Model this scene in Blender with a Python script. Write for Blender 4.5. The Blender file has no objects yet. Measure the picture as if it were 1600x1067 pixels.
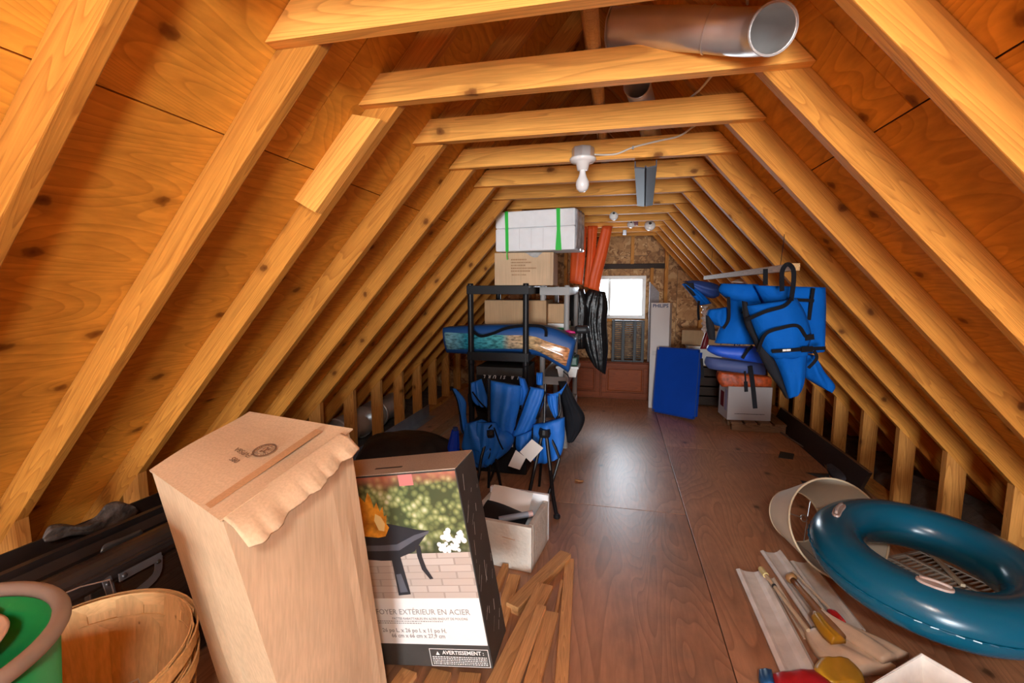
import bpy, bmesh, math, random
from mathutils import Vector, Matrix, Euler
random.seed(7)
PI = math.pi
scene = bpy.context.scene
COL = scene.collection
# ------------------------------------------------------------------ camera
F_PX, HC = 720.0, 1.33
def _cam_axes():
    d = Vector((965 - 800, 533.5 - 450, F_PX)).normalized()        # room axis seen in (right, up, forward)
    p = math.atan2(d.y, d.z)
    u = Vector((0, math.cos(p), -math.sin(p)))
    x = u.cross(d)
    return x, d, u
_X, _Y, _U = _cam_axes()
CAM_R = Vector((_X.x, _Y.x, _U.x)); CAM_U = Vector((_X.y, _Y.y, _U.y)); CAM_F = Vector((_X.z, _Y.z, _U.z))
CAM_O = Vector((0, 0, HC))
cd = bpy.data.cameras.new('camera'); cam = bpy.data.objects.new('camera', cd); COL.objects.link(cam)
m = Matrix((( CAM_R.x, CAM_U.x, -CAM_F.x, 0), (CAM_R.y, CAM_U.y, -CAM_F.y, 0), (CAM_R.z, CAM_U.z, -CAM_F.z, HC), (0, 0, 0, 1)))
cam.matrix_world = m
cd.sensor_width = 36.0; cd.lens = F_PX / 1600 * 36.0; cd.clip_start = 0.02
scene.camera = cam
# ------------------------------------------------------------------ light
world = bpy.data.worlds.new('sky'); scene.world = world; world.use_nodes = True
bg = world.node_tree.nodes['Background']; bg.inputs[0].default_value = (0.80, 0.90, 1.0, 1); bg.inputs[1].default_value = 5.0
def area(name, loc, target, w, h, power, col):
    l = bpy.data.lights.new(name, 'AREA'); l.shape = 'RECTANGLE'; l.size = w; l.size_y = h; l.energy = power; l.color = col
    o = bpy.data.objects.new(name, l); COL.objects.link(o); o.location = loc
    o.rotation_euler = (Vector(target) - Vector(loc)).to_track_quat('-Z', 'Y').to_euler()
    return o
# daylight through the gable window; unseen fill light added at the rear gable
area('window_daylight', (0.02, 6.25, 1.25), (0.05, 0.5, 0.3), 0.62, 0.52, 46, (0.80, 0.90, 1.0))
area('rear_fill_light', (0.18, -4.85, 0.75), (0.0, 3.0, 1.15), 1.5, 1.3, 330, (0.91, 0.97, 1.0))
vs = scene.view_settings
vs.view_transform = 'Standard'; vs.look = 'None'; vs.gamma = 1.0; vs.use_curve_mapping = False; vs.exposure = 0.0
# ------------------------------------------------------------------ pixel to world (true distances)
def _ray(x, y): return CAM_R * (x - 800) + CAM_U * (533.5 - y) + CAM_F * F_PX
def at(x, y, Y): r = _ray(x, y); return CAM_O + r * (Y / r.y)
def atz(x, y, Z): r = _ray(x, y); return CAM_O + r * ((Z - HC) / r.z)
def atx(x, y, X): r = _ray(x, y); return CAM_O + r * (X / r.x)
# ------------------------------------------------------------------ materials
def _new(name):
    m = bpy.data.materials.new(name); m.use_nodes = True
    nt = m.node_tree; b = nt.nodes['Principled BSDF']
    return m, nt, b
def _n(nt, t, **kw):
    n = nt.nodes.new(t)
    for k, v in kw.items():
        if k in n.inputs: n.inputs[k].default_value = v
        else: setattr(n, k, v)
    return n
def _coord(nt, scale=(1, 1, 1), rnd=True, rot=(0, 0, 0)):
    tc = _n(nt, 'ShaderNodeTexCoord'); mp = _n(nt, 'ShaderNodeMapping')
    mp.inputs['Scale'].default_value = scale; mp.inputs['Rotation'].default_value = rot
    nt.links.new(tc.outputs['Object'], mp.inputs['Vector'])
    if rnd:
        oi = _n(nt, 'ShaderNodeObjectInfo'); mul = _n(nt, 'ShaderNodeVectorMath', operation='MULTIPLY')
        mul.inputs[1].default_value = (17.3, 31.7, 23.1)
        nt.links.new(oi.outputs['Random'], mul.inputs[0]); nt.links.new(mul.outputs[0], mp.inputs['Location'])
    return mp.outputs['Vector']
def _ramp(nt, src, stops):
    r = _n(nt, 'ShaderNodeValToRGB'); e = r.color_ramp.elements
    while len(e) < len(stops): e.new(0.5)
    for i, (p, c) in enumerate(stops): e[i].position = p; e[i].color = (*c, 1)
    nt.links.new(src, r.inputs['Fac']); return r.outputs['Color']
def _mix(nt, a, b, fac, mode='MIX'):
    mx = _n(nt, 'ShaderNodeMix', data_type='RGBA', blend_type=mode)
    for s, i in ((a, 6), (b, 7)):
        if isinstance(s, tuple): mx.inputs[i].default_value = (*s, 1)
        else: nt.links.new(s, mx.inputs[i])
    if isinstance(fac, float): mx.inputs[0].default_value = fac
    else: nt.links.new(fac, mx.inputs[0])
    return mx.outputs[2]
def mat(name, col, rough=0.5, metal=0.0, vary=0.0, scale=8.0, bump=0.0, bscale=60.0, spec=0.5):
    m, nt, b = _new(name)
    b.inputs['Roughness'].default_value = rough; b.inputs['Metallic'].default_value = metal
    b.inputs['Specular IOR Level'].default_value = spec
    b.inputs['Base Color'].default_value = (*col, 1)
    if vary > 0:
        v = _coord(nt, rnd=False); n = _n(nt, 'ShaderNodeTexNoise', Scale=scale, Detail=5.0); nt.links.new(v, n.inputs['Vector'])
        lo = tuple(c * (1 - vary) for c in col); hi = tuple(min(1, c * (1 + vary)) for c in col)
        nt.links.new(_ramp(nt, n.outputs['Fac'], [(0.3, lo), (0.7, hi)]), b.inputs['Base Color'])
    if bump > 0:
        v = _coord(nt, rnd=False); n = _n(nt, 'ShaderNodeTexNoise', Scale=bscale, Detail=4.0); nt.links.new(v, n.inputs['Vector'])
        bp = _n(nt, 'ShaderNodeBump', Strength=bump, Distance=0.01); nt.links.new(n.outputs['Fac'], bp.inputs['Height']); nt.links.new(bp.outputs[0], b.inputs['Normal'])
    return m
def wood(name, light, dark, knots=0.5, ring=9.0, stretch=0.09, rough=0.62, knotscale=3.2, contrast=1.0, dirt=0.0, bump=0.12, along=0, mult=16.0, keep=0.45, blotch=0.75):
    """grain runs along local X (along=0) or local Y (along=1)"""
    m, nt, b = _new(name)
    sc = (stretch, 1, 1) if along == 0 else (1, stretch, 1)
    v = _coord(nt, sc)
    wob = _n(nt, 'ShaderNodeTexNoise', Scale=ring * 0.45, Detail=2.0); nt.links.new(v, wob.inputs['Vector'])
    add = _n(nt, 'ShaderNodeVectorMath', operation='MULTIPLY_ADD')
    nt.links.new(wob.outputs['Color'], add.inputs[0]); add.inputs[1].default_value = (0.35, 0.35, 0.35); nt.links.new(v, add.inputs[2])
    n1 = _n(nt, 'ShaderNodeTexNoise', Scale=ring, Detail=1.0); nt.links.new(add.outputs[0], n1.inputs['Vector'])
    mm = _n(nt, 'ShaderNodeMath', operation='MULTIPLY'); mm.inputs[1].default_value = mult; nt.links.new(n1.outputs['Fac'], mm.inputs[0])
    fr = _n(nt, 'ShaderNodeMath', operation='FRACT'); nt.links.new(mm.outputs[0], fr.inputs[0])
    mid = tuple(l * 0.6 + d * 0.4 for l, d in zip(light, dark))
    k = 0.30 * contrast
    lo = tuple(l * (1 - k) + d * k for l, d in zip(light, dark))
    rings = _ramp(nt, fr.outputs[0], [(0.0, light), (0.72, lo), (0.93, tuple(l*(1-2*k)+d*2*k for l, d in zip(light, dark))), (1.0, light)])
    fine = _n(nt, 'ShaderNodeTexNoise', Scale=ring * 16, Detail=3.0); nt.links.new(v, fine.inputs['Vector'])
    finec = _ramp(nt, fine.outputs['Fac'], [(0.35, (0.86, 0.84, 0.82)), (0.65, (1.06, 1.05, 1.04))])
    c = _mix(nt, rings, finec, 0.8, 'MULTIPLY')
    v3 = _coord(nt); big = _n(nt, 'ShaderNodeTexNoise', Scale=1.7, Detail=3.0); nt.links.new(v3, big.inputs['Vector'])
    bigc = _ramp(nt, big.outputs['Fac'], [(0.3, (0.80, 0.76, 0.72)), (0.7, (1.12, 1.1, 1.08))])
    c = _mix(nt, c, bigc, blotch, 'MULTIPLY')
    if knots > 0:
        vk = _coord(nt, (1, 1, 1)); sx = _n(nt, 'ShaderNodeSeparateXYZ'); nt.links.new(vk, sx.inputs[0])
        ad = _n(nt, 'ShaderNodeMath', operation='ADD'); nt.links.new(sx.outputs[1 if along == 0 else 0], ad.inputs[0]); nt.links.new(sx.outputs[2], ad.inputs[1])
        st = _n(nt, 'ShaderNodeMath', operation='MULTIPLY'); st.inputs[1].default_value = 0.7; nt.links.new(sx.outputs[0 if along == 0 else 1], st.inputs[0])
        cx = _n(nt, 'ShaderNodeCombineXYZ'); nt.links.new(st.outputs[0], cx.inputs[0]); nt.links.new(ad.outputs[0], cx.inputs[1])
        wv = _n(nt, 'ShaderNodeTexNoise', Scale=30.0, Detail=2.0); nt.links.new(vk, wv.inputs['Vector'])
        wa = _n(nt, 'ShaderNodeVectorMath', operation='MULTIPLY_ADD'); wa.inputs[1].default_value = (0.02, 0.02, 0.0); nt.links.new(wv.outputs['Color'], wa.inputs[0]); nt.links.new(cx.outputs[0], wa.inputs[2])
        vo = _n(nt, 'ShaderNodeTexVoronoi', voronoi_dimensions='2D', Scale=knotscale, Randomness=1.0); nt.links.new(wa.outputs[0], vo.inputs['Vector'])
        kf = _ramp(nt, vo.outputs['Distance'], [(0.0, (1, 1, 1)), (0.05 * knots + 0.008, (0.8, 0.8, 0.8)), (0.07 * knots + 0.012, (0.35, 0.35, 0.35)), (0.17 * knots + 0.02, (0, 0, 0))])
        sc_ = _n(nt, 'ShaderNodeSeparateColor'); nt.links.new(vo.outputs['Color'], sc_.inputs[0])
        gt = _n(nt, 'ShaderNodeMath', operation='GREATER_THAN'); gt.inputs[1].default_value = keep; nt.links.new(sc_.outputs[0], gt.inputs[0])
        km = _n(nt, 'ShaderNodeMath', operation='MULTIPLY'); nt.links.new(kf, km.inputs[0]); nt.links.new(gt.outputs[0], km.inputs[1])
        c = _mix(nt, c, tuple(d * 0.5 for d in dark), km.outputs[0])
    if dirt > 0:
        dn = _n(nt, 'ShaderNodeTexNoise', Scale=2.2, Detail=8.0, Roughness=0.7); nt.links.new(v3, dn.inputs['Vector'])
        df = _ramp(nt, dn.outputs['Fac'], [(0.45, (0, 0, 0)), (0.75, (dirt, dirt, dirt))])
        c = _mix(nt, c, (0.10, 0.085, 0.075), df)
    oi = _n(nt, 'ShaderNodeObjectInfo'); tone = _ramp(nt, oi.outputs['Random'], [(0.0, (0.84, 0.81, 0.78)), (1.0, (1.12, 1.12, 1.12))])
    c = _mix(nt, c, tone, 1.0, 'MULTIPLY')
    nt.links.new(c, b.inputs['Base Color'])
    b.inputs['Roughness'].default_value = rough; b.inputs['Specular IOR Level'].default_value = 0.14 if rough > 0.45 else 0.5
    bp = _n(nt, 'ShaderNodeBump', Strength=bump, Distance=0.004); nt.links.new(fine.outputs['Fac'], bp.inputs['Height']); nt.links.new(bp.outputs[0], b.inputs['Normal'])
    return m
def osb(name):
    m, nt, b = _new(name)
    v = _coord(nt, (1, 1, 1)); vo = _n(nt, 'ShaderNodeTexVoronoi', Scale=26.0); 
    nz = _n(nt, 'ShaderNodeTexNoise', Scale=9.0, Detail=3.0); nt.links.new(v, nz.inputs['Vector'])
    mx = _mix(nt, v, nz.outputs['Color'], 0.25); nt.links.new(mx, vo.inputs['Vector'])
    sep = _n(nt, 'ShaderNodeSeparateColor'); nt.links.new(vo.outputs['Color'], sep.inputs[0])
    c = _ramp(nt, sep.outputs[0], [(0.0, (0.20, 0.085, 0.03)), (0.4, (0.42, 0.21, 0.075)), (0.8, (0.55, 0.30, 0.12)), (1.0, (0.66, 0.42, 0.2))])
    nt.links.new(c, b.inputs['Base Color']); b.inputs['Roughness'].default_value = 0.7
    return m
def cardboard(name, col, streak=0.1):
    m, nt, b = _new(name)
    v = _coord(nt, (1, 1, 1)); n = _n(nt, 'ShaderNodeTexNoise', Scale=5.0, Detail=6.0); nt.links.new(v, n.inputs['Vector'])
    v2 = _coord(nt, (60, 60, 1.5)); n2 = _n(nt, 'ShaderNodeTexNoise', Scale=3.0, Detail=2.0); nt.links.new(v2, n2.inputs['Vector'])
    c = _ramp(nt, n.outputs['Fac'], [(0.3, tuple(x * 0.90 for x in col)), (0.7, tuple(min(1, x * 1.06) for x in col))])
    c2 = _ramp(nt, n2.outputs['Fac'], [(0.35, (1 - streak,) * 3), (0.65, (1 + streak * 0.4,) * 3)])
    nt.links.new(_mix(nt, c, c2, 1.0, 'MULTIPLY'), b.inputs['Base Color']); b.inputs['Roughness'].default_value = 0.75
    b.inputs['Specular IOR Level'].default_value = 0.25
    bp = _n(nt, 'ShaderNodeBump', Strength=0.10, Distance=0.01); nt.links.new(n.outputs['Fac'], bp.inputs['Height']); nt.links.new(bp.outputs[0], b.inputs['Normal'])
    return m
MT = {}
MT['rafter'] = wood('pine_framing', (0.61, 0.270, 0.048), (0.25, 0.072, 0.010), knots=0.7, ring=11, stretch=0.06, knotscale=4.4, contrast=0.8, mult=20)  # base darkened to stand in for weaker light on the rafters
MT['tie'] = wood('pine_collar_tie', (0.84, 0.42, 0.095), (0.32, 0.10, 0.02), knots=0.55, ring=10, stretch=0.05, knotscale=3.2, contrast=0.7, mult=18)  # base lightened to stand in for stronger light on the ties
MT['stud'] = wood('pine_stud', (0.64, 0.30, 0.075), (0.28, 0.10, 0.02), knots=0.5, ring=12, stretch=0.07, knotscale=3.6)
MT['ply'] = wood('roof_plywood', (0.84, 0.415, 0.062), (0.36, 0.115, 0.014), knots=0.95, ring=4.2, stretch=0.22, knotscale=4.6, contrast=0.55, along=1, rough=0.55, mult=30, keep=0.25, blotch=0.95)
MT['floor'] = wood('floor_plywood', (0.60, 0.315, 0.175), (0.21, 0.092, 0.044), knots=0.45, ring=4.2, stretch=0.16, knotscale=2.6, contrast=0.75, along=1, rough=0.38, dirt=0.45, mult=24, keep=0.6)
MT['lumber'] = wood('scrap_lumber', (0.80, 0.45, 0.19), (0.34, 0.14, 0.05), knots=0.4, contrast=0.7, blotch=0.5, ring=14, stretch=0.06, knotscale=4.0)
MT['plank'] = wood('grey_plank', (0.34, 0.20, 0.11), (0.14, 0.075, 0.04), knots=0.3, ring=12, stretch=0.07)
MT['darkwood'] = wood('dark_stained_wood', (0.045, 0.026, 0.018), (0.012, 0.007, 0.005), knots=0.0, ring=16, stretch=0.06, rough=0.5)
MT['cabinet'] = wood('cherry_cabinet', (0.25, 0.058, 0.015), (0.09, 0.020, 0.006), knots=0.0, ring=9, stretch=0.08, rough=0.46, contrast=0.7)
MT['polewood'] = wood('pole_wood', (0.50, 0.32, 0.15), (0.22, 0.12, 0.05), knots=0.2, ring=20, stretch=0.05)
MT['bushel'] = wood('basket_veneer', (0.86, 0.56, 0.26), (0.52, 0.28, 0.11), knots=0.15, ring=7, stretch=0.12, knotscale=7, contrast=0.4)
MT['osb'] = osb('oriented_strand_board')
MT['card'] = cardboard('cardboard_kraft', (0.64, 0.455, 0.285))
MT['card2'] = cardboard('cardboard_tan', (0.52, 0.33, 0.18))
MT['card3'] = cardboard('cardboard_brown', (0.40, 0.25, 0.13))
MT['cardgrey'] = cardboard('cardboard_greyish', (0.46, 0.37, 0.29))
MT['white'] = mat('white_plastic', (0.80, 0.79, 0.76), 0.4, vary=0.04)
MT['foam'] = mat('white_foam', (0.88, 0.90, 0.92), 0.7, vary=0.03, scale=20, bump=0.15, bscale=160)
MT['foamdirty'] = mat('soiled_foam', (0.70, 0.66, 0.58), 0.75, vary=0.10, scale=9, bump=0.5, bscale=45)
MT['vinyl'] = mat('white_vinyl', (0.86, 0.82, 0.76), 0.45, vary=0.12, scale=14)
MT['shade'] = mat('lampshade_cloth', (0.74, 0.66, 0.52), 0.8, vary=0.05)
MT['shadelining'] = mat('lampshade_lining', (0.52, 0.46, 0.36), 0.7, vary=0.05)
MT['trim'] = mat('cream_trim', (0.66, 0.52, 0.34), 0.7)
MT['black'] = mat('black_plastic', (0.012, 0.012, 0.014), 0.42, spec=0.25)
MT['blackmetal'] = mat('black_tube', (0.009, 0.009, 0.011), 0.35, spec=0.3)
MT['charcoal'] = mat('charcoal_card', (0.050, 0.048, 0.045), 0.6, vary=0.15, spec=0.3)
MT['bag'] = mat('black_bag_film', (0.010, 0.010, 0.011), 0.30, bump=0.9, bscale=16, spec=0.35)
MT['webbing'] = mat('black_webbing', (0.007, 0.007, 0.009), 0.8, spec=0.1)
MT['lining'] = mat('dark_lining', (0.014, 0.015, 0.019), 0.85, vary=0.2, spec=0.1)
MT['grey'] = mat('grey_plastic', (0.36, 0.35, 0.34), 0.5)
MT['steel'] = mat('galvanised_steel', (0.60, 0.58, 0.56), 0.36, 0.6, vary=0.18, scale=5)
MT['channelgrey'] = mat('channel_grey', (0.075, 0.075, 0.09), 0.6, 0.0, spec=0.15)
MT['steeldull'] = mat('dull_steel', (0.30, 0.31, 0.34), 0.42, 0.8, vary=0.15)
MT['chrome'] = mat('chrome', (0.75, 0.75, 0.76), 0.15, 1.0)
MT['brownmetal'] = mat('dark_brown_aluminium', (0.030, 0.022, 0.020), 0.34, vary=0.4, scale=6)
MT['bark'] = mat('weathered_dark_tin', (0.060, 0.045, 0.038), 0.5, vary=0.7, scale=22, bump=0.9, bscale=30)
MT['blue'] = mat('bright_blue_cloth', (0.008, 0.15, 0.60), 0.6, vary=0.10, bump=0.6, bscale=16)
MT['bluejacket'] = mat('life_jacket_blue', (0.001, 0.085, 0.38), 0.8, vary=0.10, bump=0.8, bscale=12, spec=0.1)
MT['navy'] = mat('navy_cloth', (0.014, 0.045, 0.19), 0.65, bump=0.25, bscale=20)
MT['royal'] = mat('royal_blue', (0.003, 0.055, 0.40), 0.5, vary=0.05, spec=0.25)
MT['bottleblue'] = mat('blue_plastic', (0.006, 0.045, 0.50), 0.25)
MT['orange'] = mat('orange_cloth', (0.78, 0.105, 0.018), 0.55, vary=0.1, bump=0.2, bscale=14)
MT['teal'] = mat('teal_vinyl', (0.003, 0.095, 0.17), 0.24, vary=0.06, scale=3, spec=0.5)
MT['handle'] = mat('grey_pink_vinyl', (0.44, 0.33, 0.28), 0.35)
MT['green'] = mat('green_plastic', (0.006, 0.27, 0.075), 0.28, vary=0.05)
MT['greenstrap'] = mat('green_strap', (0.03, 0.58, 0.06), 0.45)
MT['darkgreen'] = mat('dark_green_plastic', (0.008, 0.065, 0.038), 0.35)
MT['rimgrey'] = mat('taupe_rubber', (0.25, 0.185, 0.15), 0.6, vary=0.15)
MT['beige'] = mat('beige_clay', (0.46, 0.31, 0.22), 0.6, vary=0.15)
MT['red'] = mat('red_plastic', (0.48, 0.012, 0.016), 0.35)
MT['maroon'] = mat('maroon_plastic', (0.16, 0.008, 0.016), 0.4)
MT['pink'] = mat('pink_plastic', (0.75, 0.02, 0.22), 0.4)
MT['palepink'] = mat('pale_pink_plastic', (0.78, 0.42, 0.46), 0.4)
MT['yellow'] = mat('yellow_vinyl', (0.60, 0.33, 0.02), 0.4, vary=0.1)
MT['cream'] = mat('cream_vinyl', (0.80, 0.66, 0.50), 0.35, vary=0.15, bump=0.4, bscale=18)
MT['paper'] = mat('paper', (0.76, 0.74, 0.70), 0.8)
MT['ink'] = mat('black_ink', (0.035, 0.028, 0.024), 0.8)
MT['greyink'] = mat('grey_ink', (0.30, 0.29, 0.28), 0.8)
MT['brownink'] = mat('brown_ink', (0.16, 0.085, 0.045), 0.8)
MT['navyink'] = mat('navy_ink', (0.02, 0.05, 0.15), 0.7)
MT['whiteink'] = mat('white_ink', (0.80, 0.80, 0.78), 0.7)
MT['wire'] = mat('steel_wire', (0.50, 0.49, 0.47), 0.3, 0.9)
MT['cable'] = mat('white_cable', (0.66, 0.61, 0.52), 0.5)
MT['porcelain'] = mat('porcelain', (0.80, 0.79, 0.77), 0.2)
MT['bulb'] = mat('frosted_bulb', (0.78, 0.78, 0.78), 0.25)
MT['leaf'] = mat('leaf_green', (0.16, 0.24, 0.06), 0.6, vary=0.3)
MT['petal'] = mat('cream_petal', (0.75, 0.68, 0.50), 0.7)
MT['flower'] = mat('orange_red_print', (0.55, 0.09, 0.02), 0.5, vary=0.4, scale=30)
MT['insul'] = mat('dark_insulation', (0.10, 0.075, 0.06), 0.95, vary=0.4, scale=10, bump=0.8, bscale=30)
# ------------------------------------------------------------------ geometry helpers
def mesh_from(name, vf):
    me = bpy.data.meshes.new(name); me.from_pydata([tuple(v) for v in vf[0]], [], vf[1]); me.update(); return me
def recalc(me):
    b = bmesh.new(); b.from_mesh(me); bmesh.ops.recalc_face_normals(b, faces=b.faces); b.to_mesh(me); b.free()
def obj(name, vf, m, parent=None, loc=None, rot=None, smooth=False, fix=True):
    me = vf if isinstance(vf, bpy.types.Mesh) else mesh_from(name, vf)
    if fix and not isinstance(vf, bpy.types.Mesh): recalc(me)
    if not me.materials: me.materials.append(MT[m] if isinstance(m, str) else m)
    if smooth:
        for p in me.polygons: p.use_smooth = True
    o = bpy.data.objects.new(name, me); COL.objects.link(o)
    if loc is not None: o.location = loc
    if rot is not None: o.rotation_euler = rot
    if parent is not None: o.parent = parent
    return o
def tag(o, label, cat, group=None):
    o['label'] = label; o['category'] = cat
    if group: o['group'] = group
    return o
def thing(name, label, cat, loc=(0, 0, 0), rot=(0, 0, 0), group=None):
    o = bpy.data.objects.new(name, None); COL.objects.link(o); o.location = loc; o.rotation_euler = rot; o.empty_display_size = 0.05
    return tag(o, label, cat, group)
def struct(name, vf=None, m=None, **kw):
    if vf is None:
        o = bpy.data.objects.new(name, None); COL.objects.link(o)
    else: o = obj(name, vf, m, **kw)
    o['kind'] = 'structure'; return o
def join(*vfs):
    V, Fc = [], []
    for v, f in vfs:
        n = len(V); V += [Vector(p) for p in v]; Fc += [tuple(i + n for i in q) for q in f]
    return V, Fc
def xf(vf, M): return [M @ Vector(v) for v in vf[0]], vf[1]
def move(vf, d): d = Vector(d); return [Vector(v) + d for v in vf[0]], vf[1]
def box(sx, sy, sz, c=(0, 0, 0), bev=0.0):
    if bev > 0:
        b = bmesh.new(); bmesh.ops.create_cube(b, size=1.0)
        for v in b.verts: v.co = Vector((v.co.x * sx, v.co.y * sy, v.co.z * sz)) + Vector(c)
        bmesh.ops.bevel(b, geom=list(b.edges), offset=bev, segments=2, affect='EDGES', profile=0.6)
        b.verts.index_update(); r = ([v.co.copy() for v in b.verts], [tuple(v.index for v in f.verts) for f in b.faces]); b.free(); return r
    x, y, z = sx / 2, sy / 2, sz / 2
    V = [Vector((i * x, j * y, k * z)) + Vector(c) for i in (-1, 1) for j in (-1, 1) for k in (-1, 1)]
    return V, [(0, 1, 3, 2), (4, 6, 7, 5), (0, 4, 5, 1), (2, 3, 7, 6), (0, 2, 6, 4), (1, 5, 7, 3)]
def span(x0, x1, y0, y1, z0, z1, bev=0.0):
    return box(x1 - x0, y1 - y0, z1 - z0, ((x0 + x1) / 2, (y0 + y1) / 2, (z0 + z1) / 2), bev)
def hexa(c8):   # corners: bottom 4 (ccw), top 4 (ccw)
    return [Vector(c) for c in c8], [(0, 3, 2, 1), (4, 5, 6, 7), (0, 1, 5, 4), (1, 2, 6, 5), (2, 3, 7, 6), (3, 0, 4, 7)]
def prism(poly, d0, d1, plane='xz'):
    def mk(p, d):
        if plane == 'xz': return Vector((p[0], d, p[1]))
        if plane == 'xy': return Vector((p[0], p[1], d))
        return Vector((d, p[0], p[1]))
    n = len(poly)
    V = [mk(p, d0) for p in poly] + [mk(p, d1) for p in poly]
    Fc = [tuple(range(n)), tuple(range(2 * n - 1, n - 1, -1))] + [(i, (i + 1) % n, n + (i + 1) % n, n + i) for i in range(n)]
    return V, Fc
def smoothpath(pts, n):
    pts = [Vector(p) for p in pts]; out = []
    for i in range(len(pts) - 1):
        p0 = pts[max(i - 1, 0)]; p1 = pts[i]; p2 = pts[i + 1]; p3 = pts[min(i + 2, len(pts) - 1)]
        for k in range(n):
            t = k / n
            out.append(0.5 * ((2 * p1) + (p2 - p0) * t + (2 * p0 - 5 * p1 + 4 * p2 - p3) * t * t + (3 * p1 - p0 - 3 * p2 + p3) * t ** 3))
    return out + [pts[-1]]
def tube(pts, r, n=10, cap=True, closed=False):
    pts = [Vector(p) for p in pts]; N = len(pts); rs = r if isinstance(r, (list, tuple)) else [r] * N
    V, Fc = [], []; up = None
    for i, p in enumerate(pts):
        t = (pts[(i + 1) % N] - pts[i - 1]) if closed else (pts[min(i + 1, N - 1)] - pts[max(i - 1, 0)])
        t.normalize()
        if up is None: up = t.orthogonal().normalized()
        up = (up - t * up.dot(t)).normalized(); s = t.cross(up)
        for k in range(n):
            a = 2 * PI * k / n; V.append(p + (up * math.cos(a) + s * math.sin(a)) * rs[i])
    for i in range(N if closed else N - 1):
        j = (i + 1) % N
        for k in range(n): Fc.append((i * n + k, i * n + (k + 1) % n, j * n + (k + 1) % n, j * n + k))
    if cap and not closed: Fc += [tuple(range(n - 1, -1, -1)), tuple(range((N - 1) * n, N * n))]
    return V, Fc
def lathe(prof, n=32, cap=False):
    V, Fc = [], []
    for r, z in prof:
        for k in range(n): a = 2 * PI * k / n; V.append(Vector((r * math.cos(a), r * math.sin(a), z)))
    for i in range(len(prof) - 1):
        for k in range(n): Fc.append((i * n + k, i * n + (k + 1) % n, (i + 1) * n + (k + 1) % n, (i + 1) * n + k))
    if cap: Fc += [tuple(range(n - 1, -1, -1)), tuple(range((len(prof) - 1) * n, len(prof) * n))]
    return V, Fc
def beam(a, b, w, h, up=(0, 0, 1)):
    """local-X board from a to b: returns (vf, matrix)"""
    a, b = Vector(a), Vector(b); L = (b - a).length; x = (b - a).normalized(); z = Vector(up); z = (z - x * z.dot(x)).normalized(); y = z.cross(x)
    M = Matrix(((x.x, y.x, z.x, 0), (x.y, y.y, z.y, 0), (x.z, y.z, z.z, 0), (0, 0, 0, 1))); c = (a + b) / 2; M.translation = c
    return box(L, w, h, bev=0.0025), M
def board(name, a, b, w, h, m, parent=None, up=(0, 0, 1)):
    vf, M = beam(a, b, w, h, up); o = obj(name, vf, m); 
    o.matrix_world = M
    if parent is not None: o.parent = parent
    return o
def ribbon(pts, w, t, normal=(0, -1, 0), n=6, sm=True):
    P = smoothpath(pts, n) if sm and len(pts) > 2 else [Vector(p) for p in pts]; N = Vector(normal).normalized(); V, Fc = [], []
    for i, p in enumerate(P):
        d = (P[min(i + 1, len(P) - 1)] - P[max(i - 1, 0)]).normalized(); s = d.cross(N)
        s = s.normalized() if s.length > 1e-4 else Vector((1, 0, 0))
        for a, b in ((-1, 1), (1, 1), (1, -1), (-1, -1)): V.append(p + s * (a * w / 2) + N * (b * t / 2))
    for i in range(len(P) - 1):
        for k in range(4): Fc.append((i * 4 + k, i * 4 + (k + 1) % 4, i * 4 + 4 + (k + 1) % 4, i * 4 + 4 + k))
    L = len(P) * 4; Fc += [(3, 2, 1, 0), (L - 4, L - 3, L - 2, L - 1)]
    return V, Fc
def cloth(rows, Y=None, cols=10, n=5, bulge=0.03, thick=0.012, fold=0.0, nf=3, seed=0, d=(0, -1, 0)):
    """lofted panel: rows = [(left, right), ...] of pixels (with Y) or world points; bulges along d"""
    cv = (lambda p: at(p[0], p[1], p[2] if len(p) > 2 else Y)) if Y is not None else Vector
    Lf = smoothpath([cv(r[0]) for r in rows], n); Rt = smoothpath([cv(r[1]) for r in rows], n); R = len(Lf); dv = Vector(d).normalized()
    rnd = random.Random(seed); ph = [rnd.random() * 6 for _ in range(4)]
    V, Fc = [], []
    for side in (0, 1):
        for i in range(R):
            v = i / (R - 1)
            for j in range(cols + 1):
                u = j / cols; e = (math.sin(PI * min(max(u, 0.0), 1.0))) ** 0.55 * (0.55 + 0.45 * math.sin(PI * v) ** 0.6)
                w = bulge * e + fold * math.sin(nf * 2 * PI * u + ph[0] + 1.6 * math.sin(2.2 * v + ph[1])) * e + fold * 0.5 * math.sin(5 * v + ph[2] + 3 * u) * e
                p = Lf[i].lerp(Rt[i], u) + dv * (w if side == 0 else min(0.0, w) - thick)
                V.append(p)
    S = R * (cols + 1); W = cols + 1
    for i in range(R - 1):
        for j in range(cols):
            a = i * W + j; Fc.append((a, a + 1, a + W + 1, a + W)); Fc.append((S + a, S + a + W, S + a + W + 1, S + a + 1))
    for i in range(R - 1):
        for j in (0, cols):
            a = i * W + j; q = (a, a + W, S + a + W, S + a); Fc.append(q)
    for i in (0, R - 1):
        for j in range(cols):
            a = i * W + j; Fc.append((a, a + 1, S + a + 1, S + a))
    return V, Fc
def lettering(s, size, m, parent, M, name='lettering', shear=0.0, bold=0.0):
    cu = bpy.data.curves.new('t', 'FONT'); cu.body = s; cu.size = size; cu.align_x = 'CENTER'; cu.align_y = 'CENTER'; cu.shear = shear; cu.offset = bold; cu.resolution_u = 2; cu.extrude = 0.0002
    t = bpy.data.objects.new('t', cu); me = bpy.data.meshes.new_from_object(t); bpy.data.objects.remove(t); bpy.data.curves.remove(cu)
    o = obj(name, me, m); o.parent = parent
    if parent is not None: o.matrix_local = M
    else: o.matrix_world = M
    return o
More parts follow.
